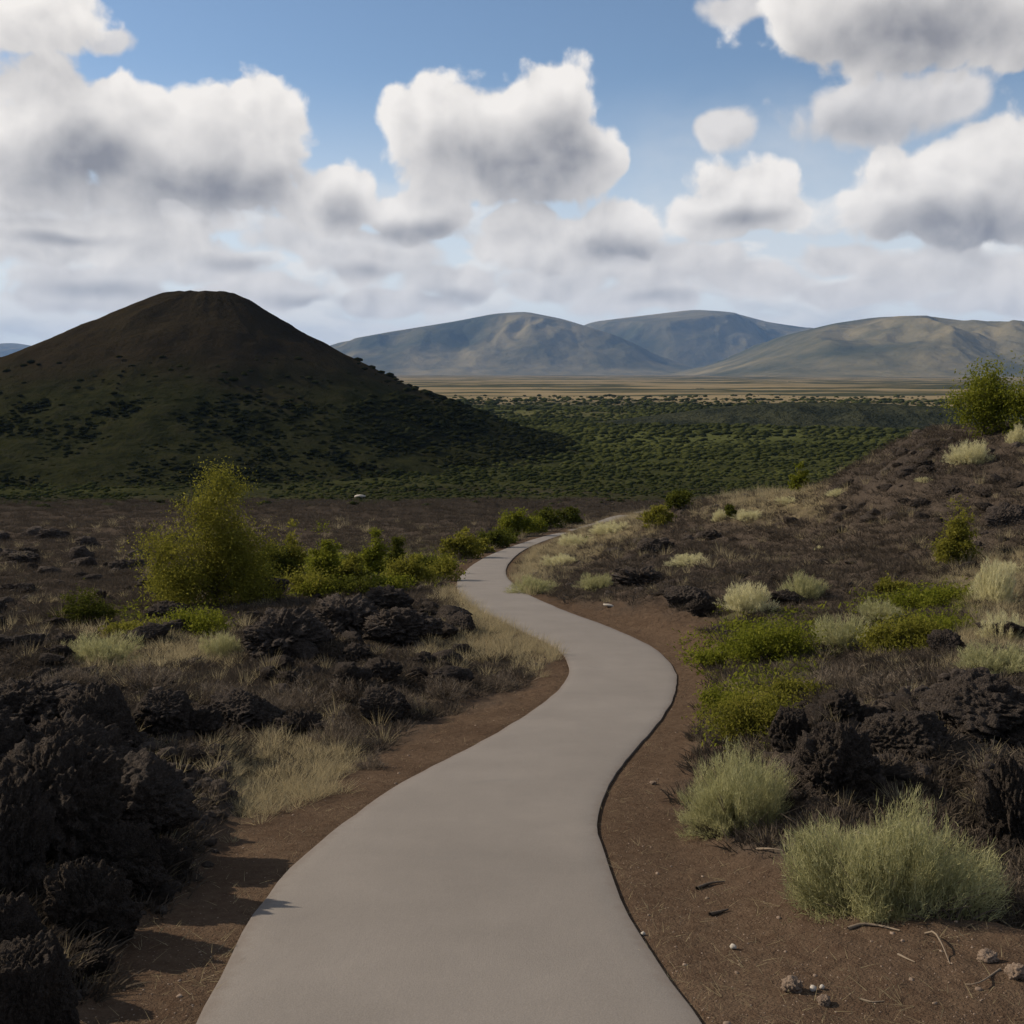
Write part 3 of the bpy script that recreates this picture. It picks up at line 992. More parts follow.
def tube(pts, rad, n=6):
    pts = np.array(pts, float)
    d = unit(np.gradient(pts, axis=0))
    u = unit(np.cross(d, np.array([.31, .93, .2])))
    v = np.cross(d, u)
    a = np.linspace(0, 2 * np.pi, n, endpoint=False)
    V = pts[:, None] + (u[:, None] * np.cos(a)[None, :, None] + v[:, None] * np.sin(a)[None, :, None]) * np.asarray(rad)[:, None, None]
    m = len(pts)
    F = []
    for i in range(m - 1):
        for j in range(n):
            F.append((i * n + j, i * n + (j + 1) % n, (i + 1) * n + (j + 1) % n, (i + 1) * n + j))
    return V.reshape(-1, 3), np.array(F)


def join(parts):
    Vs, Fs, o = [], [], 0
    for V, F in parts:
        Vs.append(V); Fs.append(F + o); o += len(V)
    return np.concatenate(Vs), np.concatenate(Fs)


def leafy(name, loc, lobes, nleaf, leaf, material, seed, label, cat='shrub', group=None, trunk_r=.05, clump=.2, parts=('crown', 'trunk')):
    """a leafy plant: lobes are (x, y, z, rx, ry, rz) in metres about its base"""
    r = np.random.default_rng(seed)
    root = empty(name, loc)
    tag(root, label, cat, group)
    lob = np.array(lobes, float)
    vol = lob[:, 3] * lob[:, 4] * lob[:, 5]
    nc = max(10, int(nleaf / 70))
    which = r.choice(len(lob), nc, p=vol / vol.sum())
    d = unit(r.normal(size=(nc, 3)))
    q = r.random(nc) ** .42
    cc = lob[which, :3] + d * q[:, None] * lob[which, 3:] * (1 + .18 * r.normal(size=(nc, 1)))
    cc[:, 2] = np.maximum(cc[:, 2], .06)
    csz = clump * r.uniform(.45, 1.25, nc) * np.cbrt(vol.mean()) / .62
    per = nleaf // nc
    w = np.repeat(np.arange(nc), per)
    off = r.normal(size=(len(w), 3)) * csz[w][:, None] * np.array([1, 1, .75])
    C = cc[w] + off
    C[:, 2] = np.maximum(C[:, 2], .02)
    V, F, T = leaves_mesh(C, leaf, r)
    T = np.clip(.55 * T + .45 * np.repeat(r.random(nc)[w], 4), 0, 1)
    mesh_np(parts[0], V, F, material, smooth=False, parent=root, attrs={'tone': T})
    tp = []
    top = lob[:, 2].max()
    for k in range(3 if trunk_r < .04 else 2):
        b0 = r.normal(size=3) * np.array([1, 1, 0]) * trunk_r * 2.2
        e0 = np.array([r.normal() * .12 * top, r.normal() * .12 * top, top * .95])
        s = np.linspace(0, 1, 7)[:, None]
        pts = b0 * (1 - s) + e0 * s + np.c_[np.sin(s * 5 + k), np.cos(s * 4 + k), 0 * s] * .035 * top * s
        pts[0, 2] = -.1
        tp.append(tube(pts, trunk_r * (1 - .85 * s[:, 0]) / (1 if k == 0 else 1.6)))
    for i in range(0, nc, max(1, nc // 16)):
        e = cc[i]
        b0 = np.array([0, 0, min(e[2] * r.uniform(.2, .6), top * .7)])
        m_ = (b0 + e) / 2 + np.array([0, 0, -.08 * top])
        s = np.linspace(0, 1, 5)[:, None]
        tp.append(tube(b0 * (1 - s) ** 2 + 2 * m_ * s * (1 - s) + e * s * s, trunk_r * .45 * (1 - .8 * s[:, 0]), 5))
    Vt, Ft = join(tp)
    mesh_np(parts[1], Vt, Ft, MAT['bark'], parent=root)
    return root


def ico(sub):
    bm = bmesh.new()
    bmesh.ops.create_icosphere(bm, subdivisions=sub, radius=1)
    V = np.array([v.co[:] for v in bm.verts])
    F = np.array([[v.index for v in f.verts] for f in bm.faces])
    bm.free()
    return V, F


ICO = {k: ico(k) for k in (1, 2, 3, 4, 5, 6)}


def lava_shape(seed, sub, squash=.8, rough=1.0, block=False):
    """clinkery lava: rounded knobs on knobs with deep creases"""
    U, F = ICO[sub]
    r = np.random.default_rng(seed)
    o = r.uniform(-50, 50, 3)
    U0 = U
    U = U + .10 * np.stack([n3(U0 * 2.3 + o + 7 * q, seed + 20 + q) for q in range(3)], 1)
    Rr = 1 + .30 * n3(U * 1.15 + o, seed) + (.16 + .2 * n3(U0 * 1.7 - o, seed + 31)) * (np.minimum(np.abs(n3(U * 2.3 + o, seed + 1)) * 2.2, 1) - .5) * rough
    Rr += (.12 + .10 * n3(U0 * 2.9 - o, seed + 32)) * (np.minimum(np.abs(n3(U * 5.0 + o, seed + 2)) * 2.2, 1) - .5) * rough
    if sub >= 4:
        Rr += .085 * (np.minimum(np.abs(n3(U * 11 + o, seed + 3)) * 2.2, 1) - .5) * rough
    if sub >= 5:
        Rr += .045 * (np.abs(n3(U * 21 + o, seed + 4)) * 2 - .5) * rough
    if sub >= 6:
        Rr += .022 * n3(U * 44 + o, seed + 5) * rough
    if block:
        pn_ = unit(r.normal(size=(15, 3)))
        dd = r.uniform(.62, .95, 15)
        dot = U0 @ pn_.T
        pl_ = np.where(dot > .15, dd / np.maximum(dot, .15), 9).min(1)
        pl_ = pl_ + .10 * (np.minimum(np.abs(n3(U * 6.0 + o, seed + 41)) * 2.2, 1) - .5) + .05 * n3(U * 13 + o, seed + 42) + .03 * n3(U * 27 + o, seed + 43)
        Rr = np.minimum(Rr * 1.12, pl_)
    V = U0 * Rr[:, None] * r.uniform(.85, 1.15, 3)
    V[:, 2] *= squash
    return V, F


def ground_at(x, y):
    return float(ground_h(np.array([x]), np.array([y]))[0])

# ------------------------------------------------------------------ lava rocks
LAVA_BIG = [mesh_np('lava_rock', *lava_shape(10 + k, 6, .82, 1.15, k % 2 == 0), MAT['lava']) for k in range(4)]
LAVA_MID = [mesh_np('lava_rock', *lava_shape(30 + k, 6, .66, 1.3, k % 2 == 0), MAT['lava']) for k in range(4)]
LAVA_SML = [mesh_np('lava_rock', *lava_shape(50 + k, 5, .62, 1.4, k % 2 == 0), MAT['lava']) for k in range(5)]
used = set()


def rock(protos, px, py, wpx, hpx, label, group=None, sink=.22, seed=0, cat='rock'):
    r = random.Random(int(px * 13 + py * 7 + seed))
    p, Yd = gp(px, py)
    sx = wpx * Yd / FPX / 2
    sz = hpx * Yd / FPX / (2 - 2 * sink) / .72
    pr_ = r.choice(protos)
    o = pr_
    if pr_.name in used:
        o = pr_.copy()
        col.objects.link(o)
    used.add(o.name)
    d = np.array([p[0], p[1]]) / math.hypot(p[0], p[1])
    x, y = p[0] + d[0] * sx * .75, p[1] + d[1] * sx * .75
    o.location = (x, y, min(p[2], ground_at(x, y)) + sz * .72 * (1 - 2 * sink))
    o.rotation_euler = (r.uniform(-.25, .25), r.uniform(-.25, .25), r.uniform(0, 6.28))
    o.scale = (sx * .92, sx * .92 * r.uniform(.85, 1.1), sz)
    return tag(o, label, cat, group)


OUT = 'lava rocks of the left foreground outcrop'
for px, py, w, h, lab in [
    (128, 846, 158, 80, 'biggest black lava rock, overhanging the dirt and casting a long shadow towards the path'),
    (62, 812, 170, 84, 'broad black lava rock at the back of the left outcrop'),
    (-30, 800, 150, 84, 'black lava rock at the back of the outcrop, cut by the left picture edge'),
    (60, 872, 150, 100, 'lumpy black lava rock in the middle of the left outcrop'),
    (124, 900, 100, 54, 'knobbly lava rock at the foot of the biggest outcrop rock beside the dirt'),
    (5, 905, 120, 95, 'wide dark lava rock low in the outcrop against the left picture edge'),
    (88, 950, 120, 74, 'black lava rock at the front of the outcrop with a shadow on the dirt'),
    (14, 975, 90, 62, 'round knobbed lava rock with a paler grey top near the lower left corner'),
    (35, 1050, 112, 108, 'nearest lava rock, filling the lower left corner'),
    (168, 880, 52, 36, 'small lava rock touching the dirt between two larger outcrop rocks'),
    (165, 735, 70, 40, 'low lava rock on the crest of the outcrop below the dry grass'),
    (30, 742, 130, 48, 'dark lava rock on the upper left crest of the outcrop'),
    (105, 760, 90, 60, 'dark lava rock on the middle of the outcrop crest')]:
    rock(LAVA_BIG, px, py, w, h, lab, OUT)
for i in range(46):
    px, py = random.uniform(-120, 205), random.uniform(725, 985)
    if px > 205 - max(0, (py - 850)) * .75:
        continue
    w = random.uniform(22, 55)
    rock(LAVA_MID, px, py, w, w * random.uniform(.5, .8), 'small knobbly black lava rock wedged among the bigger rocks of the left foreground outcrop', OUT, .15)

MIDL = 'lava rocks of the mound left of the first bend'
for px, py, w, h, lab in [
    (285, 652, 85, 48, 'large black lava rock at the left end of the mound left of the bend'),
    (345, 640, 80, 38, 'broad black lava rock in the middle of the mound left of the bend'),
    (402, 645, 78, 40, 'dark lava rock on the right half of the mound left of the bend'),
    (462, 637, 38, 24, 'black lava rock standing alone by the straw strip beside the path'),
    (385, 722, 60, 34, 'dark lava rock under twiggy scrub in front of the mound'),
    (300, 742, 62, 36, 'dark lava rock half hidden in dry brush near the outcrop'),
    (245, 736, 70, 44, 'dark lava rock between the outcrop and the twiggy brush')]:
    rock(LAVA_MID, px, py, w, h, lab, MIDL)
for i in range(34):
    px, py = random.uniform(240, 465), random.uniform(598, 690)
    w = random.uniform(16, 46)
    rock(LAVA_SML, px, py, w, w * random.uniform(.4, .6), 'small black lava rock in the mound of dark rubble left of the bend', MIDL, .2)

FARL = 'lava rocks scattered over the left heath'
for i in range(70):
    px = random.uniform(-20, 190)
    py = random.choice([random.uniform(535, 600), random.uniform(590, 690), random.uniform(535, 600)])
    w = random.uniform(14, 44) * (.5 + (py - 500) / 300)
    rock(LAVA_SML, px, py, w, w * random.uniform(.3, .5), 'low dark lava rock lying in the brown heath left of the tall shrub', FARL, .3)

RM = 'lava rocks of the mound behind the big pale bush'
for px, py, w, h, lab in [
    (835, 800, 105, 54, 'black lava rock with a deep shaded hollow between the two pale bushes'),
    (900, 760, 110, 50, 'dark lava rock rising behind the big pale bush'),
    (1010, 850, 80, 70, 'dark lava rock right of the big pale bush'),
    (790, 745, 50, 36, 'dark lava rock beside the yellow green ground shrub'),
    (970, 735, 120, 44, 'long low lava rock on top of the right hand mound')]:
    rock(LAVA_BIG, px, py, w, h, lab, RM, .3)
for i in range(60):
    px, py = random.uniform(790, 1040), random.uniform(700, 840)
    if py > 800 - abs(px - 840) * .05 and px < 960:
        continue
    w = random.uniform(18, 48)
    rock(LAVA_SML, px, py, w, w * random.uniform(.3, .5), 'small dark lava clinker lying on the mound behind the big pale bush', RM, .3)

SL = 'lava rocks on the right hand slope'
for px, py, w, h, lab in [
    (655, 555, 44, 16, 'dark lava rock above the grass strip right of the far bend'),
    (645, 586, 62, 22, 'wide black lava rock above the dirt at the bend'),
    (685, 608, 46, 24, 'black lava rock at the back edge of the dirt by the bend'),
    (700, 616, 30, 18, 'small black lava rock at the corner of the dirt next to the green shrub'),
    (785, 605, 34, 16, 'black lava rock under the pale bush in the middle of the slope'),
    (992, 592, 24, 16, 'round dark lava rock between the two cream bushes by the right edge'),
    (1005, 528, 50, 24, 'dark lava rock right of the young conical tree'),
    (985, 512, 20, 10, 'small dark lava rock up the slope from the young conical tree'),
    (945, 655, 40, 24, 'dark lava rock in pale grass below the green shrubs'),
    (1003, 640, 50, 20, 'dark lava rock below the lower cream bush at the right edge')]:
    rock(LAVA_MID, px, py, w, h, lab, SL, .25)
for i in range(40):
    px = random.uniform(600, 1030)
    lo = np.interp(px, [600, 650, 740, 830, 940, 1030], [550, 535, 515, 500, 470, 465])
    py = random.uniform(lo, 600 if px < 860 else 570)
    w = random.uniform(9, 24)
    rock(LAVA_SML, px, py, w, w * random.uniform(.25, .45), 'low dark lava rock in the heath of the right hand slope', SL, .35)
for i in range(16):
    px = random.uniform(835, 945)
    py = np.interp(px, [835, 880, 945], [490, 458, 432]) + random.uniform(4, 40)
    w = random.uniform(9, 20)
    rock(LAVA_SML, px, py, w, w * .4, 'dark lava rock of the bare knoll left of the two trees on the slope', 'lava rocks of the knoll below the trees', .3)

for i, o in enumerate(LAVA_BIG + LAVA_MID + LAVA_SML):
    if o.name not in used:
        bpy.data.objects.remove(o)

# ------------------------------------------------------------------ pale bushes
SAGE = [sage_mesh(3 + k, 300, 26, .011, .085) for k in range(3)]
SAGE_M = {}


def sage(px, py, w, h, label, material='sage', group='pale sagebrush', var=0):
    p, Yd = gp(px, py)
    sx, sz = w * Yd / FPX / 2, h * Yd / FPX
    key = (var % 3, material)
    if key not in SAGE_M:
        V, F, T = SAGE[var % 3]
        o = mesh_np('sagebrush', V, F, MAT[material], smooth=False, attrs={'tone': T})
        SAGE_M[key] = o
    else:
        o = SAGE_M[key].copy()
        col.objects.link(o)
    d = np.array([p[0], p[1]]) / math.hypot(p[0], p[1])
    x, y = p[0] + d[0] * sx * .45, p[1] + d[1] * sx * .45
    o.location = (x, y, min(p[2], ground_at(x, y)) - .03)
    o.rotation_euler = (0, 0, (px * .37) % 6.28)
    o.scale = (sx, sx, sz)
    return tag(o, label, 'bush', group)


def hero_sage(px, py, w, h, label, seed, n):
    p, Yd = gp(px, py)
    sx, sz = w * Yd / FPX / 2, h * Yd / FPX
    d = np.array([p[0], p[1]]) / math.hypot(p[0], p[1])
    x, y = p[0] + d[0] * sx * .55, p[1] + d[1] * sx * .55
    root = empty('sagebrush', (x, y, ground_at(x, y) - .03))
    tag(root, label, 'bush', 'pale sagebrush')
    V, F, T = sage_mesh(seed, n, 54, .0062, .066, 4.2, upright=.35)
    mesh_np('foliage', V * [sx, sx * .9, sz], F, MAT['sage'], smooth=False, parent=root, attrs={'tone': T})
    r = np.random.default_rng(seed)
    parts = []
    for k in range(46):
        a = r.uniform(0, 6.28)
        e = np.array([math.cos(a) * sx * r.uniform(.5, .98), math.sin(a) * sx * .9 * r.uniform(.5, .98), sz * r.uniform(.05, .7)])
        m_ = e * [.5, .5, .35] + r.normal(size=3) * .03 * [1, 1, .4]
        s = np.linspace(0, 1, 8)[:, None]
        pts = 2 * m_ * s * (1 - s) + e * s * s + np.c_[0 * s, 0 * s, .02 + 0 * s]
        pts += np.cumsum(r.normal(size=pts.shape) * .004, 0)
        parts.append(tube(pts, .007 * (1 - .75 * s[:, 0]) * r.uniform(.5, 1.2), 5))
    V, F = join(parts)
    mesh_np('branches', V, F, MAT['dead'], parent=root)
    return root


hero_sage(882, 922, 262, 142, 'biggest pale green sagebrush on the dirt at the lower right', 101, 680)
hero_sage(738, 836, 158, 92, 'pale green sagebrush with a bare twiggy foot, left of the biggest one beside the dirt', 102, 560)
for i, a in enumerate([
    (748, 612, 66, 32, 'domed cream bush on the slope above the bright green ground shrub', 'cream'),
    (803, 600, 60, 32, 'pale green bush right of the domed cream bush in mid slope', 'sage'),
    (843, 650, 86, 42, 'soft pale green bush right of the bright green ground shrub', 'sage'),
    (993, 602, 52, 46, 'tall cream bush below the young conical tree by the right edge', 'cream'),
    (1002, 640, 62, 36, 'rounded cream bush just below the tall cream one at the right edge', 'cream'),
    (995, 676, 100, 36, 'wide pale green bush at the right edge above the lava mound', 'sage'),
    (970, 464, 56, 26, 'cream bush at the foot of the two trees on the skyline', 'cream'),
    (1020, 444, 34, 24, 'cream bush at the right picture edge beside the skyline tree', 'cream'),
    (749, 519, 34, 13, 'flat cream bush right of the tiny dark shrub on the slope crest', 'cream'),
    (720, 521, 22, 13, 'small cream bush left of the tiny dark shrub on the slope crest', 'cream'),
    (532, 594, 62, 22, 'long pale green bush on the right side of the far bend', 'sage'),
    (597, 590, 44, 20, 'pale green bush beyond the dirt, right of the long one at the far bend', 'sage'),
    (690, 566, 58, 12, 'flat cream bush in the heath above the lava rocks of the bend', 'cream'),
    (612, 533, 58, 15, 'cream grass bush where the path goes out of sight', 'cream'),
    (560, 566, 40, 14, 'pale bush on the inside of the far bend', 'cream'),
    (575, 546, 46, 12, 'low cream bush along the upper path', 'cream'),
    (925, 482, 24, 7, 'flat cream bush on the slope below the bare knoll', 'cream'),
    (790, 503, 34, 9, 'cream bush along the crest left of the bare knoll', 'cream'),
    (838, 496, 30, 8, 'cream bush where the crest meets the bare knoll', 'cream'),
    (820, 550, 15, 6, 'tiny cream tuft alone in the dark heath of the slope', 'cream'),
    (100, 664, 92, 34, 'wide dull green bush among the lava rocks at the left', 'sage'),
    (222, 660, 56, 30, 'pale grey green bush right of the bright low shrub at the left', 'sage'),
    (880, 620, 60, 24, 'pale bush behind the strip of green shrubs on the right', 'sage'),
    (1010, 575, 40, 16, 'pale tuft behind the tall cream bush', 'cream')]):
    sage(a[0], a[1], a[2], a[3], a[4], a[5], var=i)

DRY = sage_mesh(71, 150, 12, .014, .12, 4.0, upright=.2)
DRY0 = None
for i, (px, py, w, h, lab) in enumerate([
    (300, 712, 90, 34, 'brown dry twiggy bush in front of the dark mound, left one'),
    (352, 705, 80, 30, 'brown dry twiggy bush in front of the middle of the dark mound'),
    (398, 716, 76, 34, 'brown dry twiggy bush nearest the dirt by the long curve'),
    (446, 700, 70, 28, 'brown dry twiggy bush below the straw strip of the bend'),
    (335, 752, 84, 40, 'dry twiggy bush with bent pale stalks beside the dirt on the left'),
    (268, 722, 74, 34, 'dry twiggy bush just above the yellow grass tuft by the outcrop'),
    (222, 704, 80, 32, 'dry twiggy bush behind the crest of the left outcrop'),
    (150, 692, 90, 30, 'wide dry twiggy bush above the outcrop at the left'),
    (70, 690, 80, 26, 'dry twiggy bush at the far left above the outcrop'),
    (500, 690, 60, 20, 'small dry twiggy bush inside the bend beside the dirt'),
    (370, 770, 50, 20, 'sparse dry twiggy bush low on the dirt of the left shoulder'),
    (830, 690, 90, 30, 'brown dry twiggy bush above the right hand lava mound'),
    (890, 690, 90, 26, 'dry twiggy bush on the upper edge of the right hand lava mound'),
    (700, 835, 50, 26, 'dry twiggy bush at the left foot of the smaller sagebrush'),
    (1010, 905, 70, 40, 'dry twiggy bush at the right edge beside the biggest sagebrush')]):
    p, Yd = gp(px, py)
    sx, sz = w * Yd / FPX / 2, h * Yd / FPX
    if DRY0 is None:
        o = DRY0 = mesh_np('dry_bush', DRY[0], DRY[1], MAT['twig'], smooth=False, attrs={'tone': DRY[2]})
    else:
        o = DRY0.copy()
        col.objects.link(o)
    d = np.array([p[0], p[1]]) / math.hypot(p[0], p[1])
    x, y = p[0] + d[0] * sx * .4, p[1] + d[1] * sx * .4
    o.location = (x, y, min(p[2], ground_at(x, y)) - .02)
    o.rotation_euler = (0, 0, (px * .53) % 6.28)
    o.scale = (sx, sx, sz)
    tag(o, lab, 'bush', 'dry twiggy bushes')

# ------------------------------------------------------------------ leafy shrubs and trees
def plant(px, py, w, h, label, material, kind='bush', cat='shrub', group=None, n=3500, name='shrub', leaf_px=1.8, seed=None):
    p, Yd = gp(px, py)
    W_, H_ = w * Yd / FPX, h * Yd / FPX
    a = W_ / 2
    if kind == 'cone':
        lobes = [(0, 0, H_ * .28, a * .70, a * .7, H_ * .24), (a * .12, 0, H_ * .52, a * .45, a * .45, H_ * .22), (0, 0, H_ * .78, a * .22, a * .22, H_ * .22), (-a * .4, -.05, H_ * .28, a * .45, a * .45, H_ * .2)]
    elif kind == 'tall':
        lobes = [(a * .10, 0, H_ * .52, a * .40, a * .42, H_ * .22), (a * .22, 0, H_ * .80, a * .30, a * .3, H_ * .16), (-a * .18, 0, H_ * .72, a * .26, a * .3, H_ * .13), (-a * .62, 0, H_ * .40, a * .34, a * .4, H_ * .15), (-a * .50, -.2, H_ * .18, a * .36, a * .4, H_ * .14), (a * .42, .1, H_ * .36, a * .40, a * .45, H_ * .22), (a * .55, 0, H_ * .16, a * .45, a * .45, H_ * .14), (0, -.1, H_ * .25, a * .45, a * .5, H_ * .2), (a * .12, 0, H_ * .93, a * .2, a * .2, H_ * .08)]
    elif kind == 'mat':
        lobes = [(0, 0, H_ * .35, a * .8, a * .75, H_ * .45), (a * .45, -.1, H_ * .4, a * .5, a * .5, H_ * .5), (-a * .5, .1, H_ * .3, a * .5, a * .5, H_ * .4)]
    else:
        lobes = [(0, 0, H_ * .48, a * .65, a * .62, H_ * .42), (-a * .45, .05, H_ * .40, a * .5, a * .5, H_ * .34), (a * .48, 0, H_ * .36, a * .48, a * .5, H_ * .32), (a * .1, .1, H_ * .70, a * .4, a * .4, H_ * .24)]
    d = np.array([p[0], p[1]]) / math.hypot(p[0], p[1])
    off = a * (.5 if kind in ('mat', 'bush') else .2)
    x, y = p[0] + d[0] * off, p[1] + d[1] * off
    return leafy(name, (x, y, min(p[2], ground_at(x, y)) - .02), lobes, int(n * 1.5), leaf_px * Yd / FPX, MAT[material], seed or int(px * 3 + py), label, cat, group, trunk_r=max(.012, H_ * .018), parts=('crown', 'trunk') if kind in ('cone', 'tall') else ('foliage', 'stems'))


plant(212, 607, 146, 148, 'tall feathery yellow green tree rising from the lava field at the left', 'yellow', 'tall', 'tree', None, 30000, 'tree', 1.6)
ROW = 'shrubs in the row between the tall tree and the path'
for a in [
    (272, 582, 56, 44, 'dull dark shrub close against the right side of the tall tree', 'dark', 'bush', 3500),
    (293, 580, 42, 66, 'slender yellow green young tree second in the row right of the tall tree', 'yellow', 'cone', 3000),
    (325, 586, 46, 68, 'bright yellow green young tree with a dark foot in the middle of the row', 'green', 'cone', 3500),
    (352, 588, 40, 36, 'low olive shrub between the two pairs of young trees in the row', 'yellow', 'bush', 2200),
    (376, 577, 32, 60, 'pointed young tree, left one of the close pair in the row', 'green', 'cone', 2600),
    (396, 575, 28, 50, 'pointed darker young tree, right one of the close pair in the row', 'dark', 'cone', 2200),
    (412, 586, 56, 34, 'broad yellow shrub in front of the close pair of young trees', 'yellow', 'bush', 3200),
    (440, 581, 44, 26, 'low yellow shrub nearest the path at the bend', 'yellow', 'mat', 2200),
    (462, 559, 46, 32, 'yellow rounded shrub beside the upper bend of the path', 'yellow', 'bush', 2600),
    (492, 549, 44, 22, 'olive shrub right of the yellow rounded one by the upper bend', 'dark', 'bush', 2200),
    (517, 538, 36, 30, 'dark green shrub along the upper path', 'green', 'bush', 2300),
    (545, 530, 36, 22, 'olive shrub along the upper path right of the dark green one', 'dark', 'bush', 2000),
    (570, 524, 28, 18, 'last small shrub left of the path before it goes out of sight', 'dark', 'bush', 1600),
    (306, 596, 60, 26, 'low yellow shrub in front of the slender young trees', 'yellow', 'mat', 2300),
    (250, 594, 70, 30, 'low dark shrub at the right foot of the tall tree', 'dark', 'mat', 2400),
    (172, 606, 60, 40, 'straggly yellowish shrub at the left foot of the tall tree', 'yellow', 'bush', 2600)]:
    plant(a[0], a[1], a[2], a[3], a[4], a[5], a[6], 'tree' if a[6] == 'cone' else 'shrub', ROW, a[7], 'young_tree' if a[6] == 'cone' else 'shrub')
for a in [(318, 598, 70, 20, 'low yellow green shrub running along the foot of the row', 'green'), (355, 594, 60, 20, 'low dark shrub at the foot of the row near its middle', 'dark'),
          (388, 592, 56, 18, 'low bright shrub at the foot of the close pair of young trees', 'green'), (428, 574, 40, 22, 'olive shrub filling the gap before the yellow shrub at the bend', 'dark'),
          (476, 553, 34, 18, 'small yellow shrub between the two rounded ones by the upper bend', 'yellow'), (505, 544, 30, 16, 'low dark shrub between two taller ones on the upper path', 'dark'),
          (531, 534, 32, 18, 'small yellow green shrub between the dark ones on the upper path', 'green')]:
    plant(a[0], a[1], a[2], a[3], a[4], a[5], 'mat', 'shrub', ROW, 1900)
plant(984, 440, 74, 82, 'bushy green tree on the skyline above the cream bush', 'green', 'bush', 'tree', 'trees on the skyline of the slope', 7000, 'tree')
plant(1030, 436, 58, 78, 'green tree on the skyline cut by the right picture edge', 'green', 'bush', 'tree', 'trees on the skyline of the slope', 5000, 'tree')
plant(955, 567, 50, 70, 'young conical yellow green tree standing alone on the right hand slope', 'yellow', 'cone', 'tree', None, 5000, 'young_tree')
plant(800, 491, 26, 32, 'small pointed green tree on the crest against the wooded plain', 'green', 'cone', 'tree', None, 1800, 'young_tree')
plant(730, 520, 14, 19, 'tiny dark rounded shrub between two cream bushes on the crest', 'dark', 'bush', 'shrub', None, 900)
plant(678, 510, 36, 20, 'dark green shrub on the crest left of the cream bushes', 'dark', 'bush', 'shrub', None, 1600)
plant(657, 529, 34, 25, 'olive rounded shrub on the crest just right of where the path vanishes', 'yellow', 'bush', 'shrub', None, 1800)
plant(586, 543, 8, 10, 'tiny dark shrub beside the upper path', 'dark', 'cone', 'shrub', None, 300)
GS = 'green ground shrubs right of the bend'
for a in [(768, 664, 92, 46, 'brightest green ground shrub beside the dirt of the bend', 'green', 5200),
          (722, 668, 56, 22, 'low green ground shrub on the dirt edge left of the brightest one', 'green', 2400),
          (752, 740, 92, 56, 'yellow green ground shrub above the smaller pale sagebrush', 'yellow', 5200),
          (725, 712, 60, 26, 'thin green ground shrub on the dirt edge between two larger ones', 'green', 2200),
          (800, 700, 70, 26, 'olive ground shrub in grass right of the yellow green one', 'yellow', 2400),
          (936, 612, 100, 22, 'long green ground shrub below the young conical tree', 'green', 4200),
          (900, 654, 84, 40, 'yellow olive ground shrub left of the pale bushes at the right', 'yellow', 4200),
          (893, 596, 32, 20, 'small brownish shrub left of the long green one', 'yellow', 1300),
          (945, 634, 70, 20, 'low green ground shrub in front of the long one', 'green', 2300)]:
    plant(a[0], a[1], a[2], a[3], a[4], a[5], 'mat', 'shrub', GS, a[6], 'ground_shrub', 2.1)
plant(196, 638, 84, 30, 'bright yellow green low shrub in front of the tall tree', 'green', 'mat', 'shrub', None, 4000, 'ground_shrub')
plant(84, 628, 66, 36, 'dull olive shrub among the lava rocks at the left', 'dark', 'bush', 'shrub', None, 2600)
plant(130, 640, 60, 22, 'low olive green shrub between the dull one and the bright low one', 'yellow', 'mat', 'shrub', None, 1800, 'ground_shrub')


# ------------------------------------------------------------------ ground cover nobody could count
def merge(protos, P, S, Rz, which):
    Vs, Fs, Ts, o = [], [], [], 0
    for k, (V, F, T) in enumerate(protos):
        i = np.where(which == k)[0]
        if not len(i):
            continue
        c, s = np.cos(Rz[i])[:, None], np.sin(Rz[i])[:, None]
        sc_ = S[i]
        if sc_.ndim == 1:
            sc_ = np.stack([sc_] * 3, 1)
        x, y, z = V[None, :, 0] * sc_[:, :1], V[None, :, 1] * sc_[:, 1:2], V[None, :, 2] * sc_[:, 2:]
        W_ = np.stack([x * c - y * s + P[i, 0:1], x * s + y * c + P[i, 1:2], z + P[i, 2:3]], -1)
        Vs.append(W_.reshape(-1, 3))
        Fs.append((F[None] + (np.arange(len(i)) * len(V))[:, None, None] + o).reshape(-1, F.shape[1]))
        tn = np.random.default_rng(k).random(len(i))
        Ts.append(np.clip(.6 * T[None] + .4 * tn[:, None], 0, 1).ravel())
        o += len(i) * len(V)
    return np.concatenate(Vs), np.concatenate(Fs), np.concatenate(Ts)


def sample(n, y0, y1, fn, umax=.62, seed=0):
    r = np.random.default_rng(seed)
    u = r.uniform(-umax, umax, n)
    y = np.exp(r.uniform(math.log(y0), math.log(y1), n))
    x = u * y
    z0_ = base_h(x, y)
    Z = zones(x, y, z0_)
    dpp = dpath(x, y)
    pr_ = fn(x, y, Z, dpp)
    k = r.random(n) < pr_
    x, y = x[k], y[k]
    return np.stack([x, y, ground_h(x, y)], 1), y


def tuft(seed, n, spread, h, w, lean, seg=2):
    r = np.random.default_rng(seed)
    a = r.uniform(0, 6.28, n)
    P0 = np.stack([np.cos(a), np.sin(a), 0 * a], 1) * (r.random(n) ** .5 * spread * .45)[:, None]
    dr = np.stack([np.cos(a), np.sin(a)], 1)
    L = h * r.uniform(.45, 1.1, n)
    ln = lean * r.uniform(.1, 1, n)
    P2 = P0 + np.c_[dr * (L * ln)[:, None] + r.normal(size=(n, 2)) * .12 * h, L * (1 - .35 * ln)]
    P1 = P0 + (P2 - P0) * .5 + np.c_[np.zeros((n, 2)), L * .12]
    return strips(P0, P1, P2, np.full(n, w), seg, r)


def stuff(o):
    o['kind'] = 'stuff'
    return o


r_ = np.random.default_rng(99)
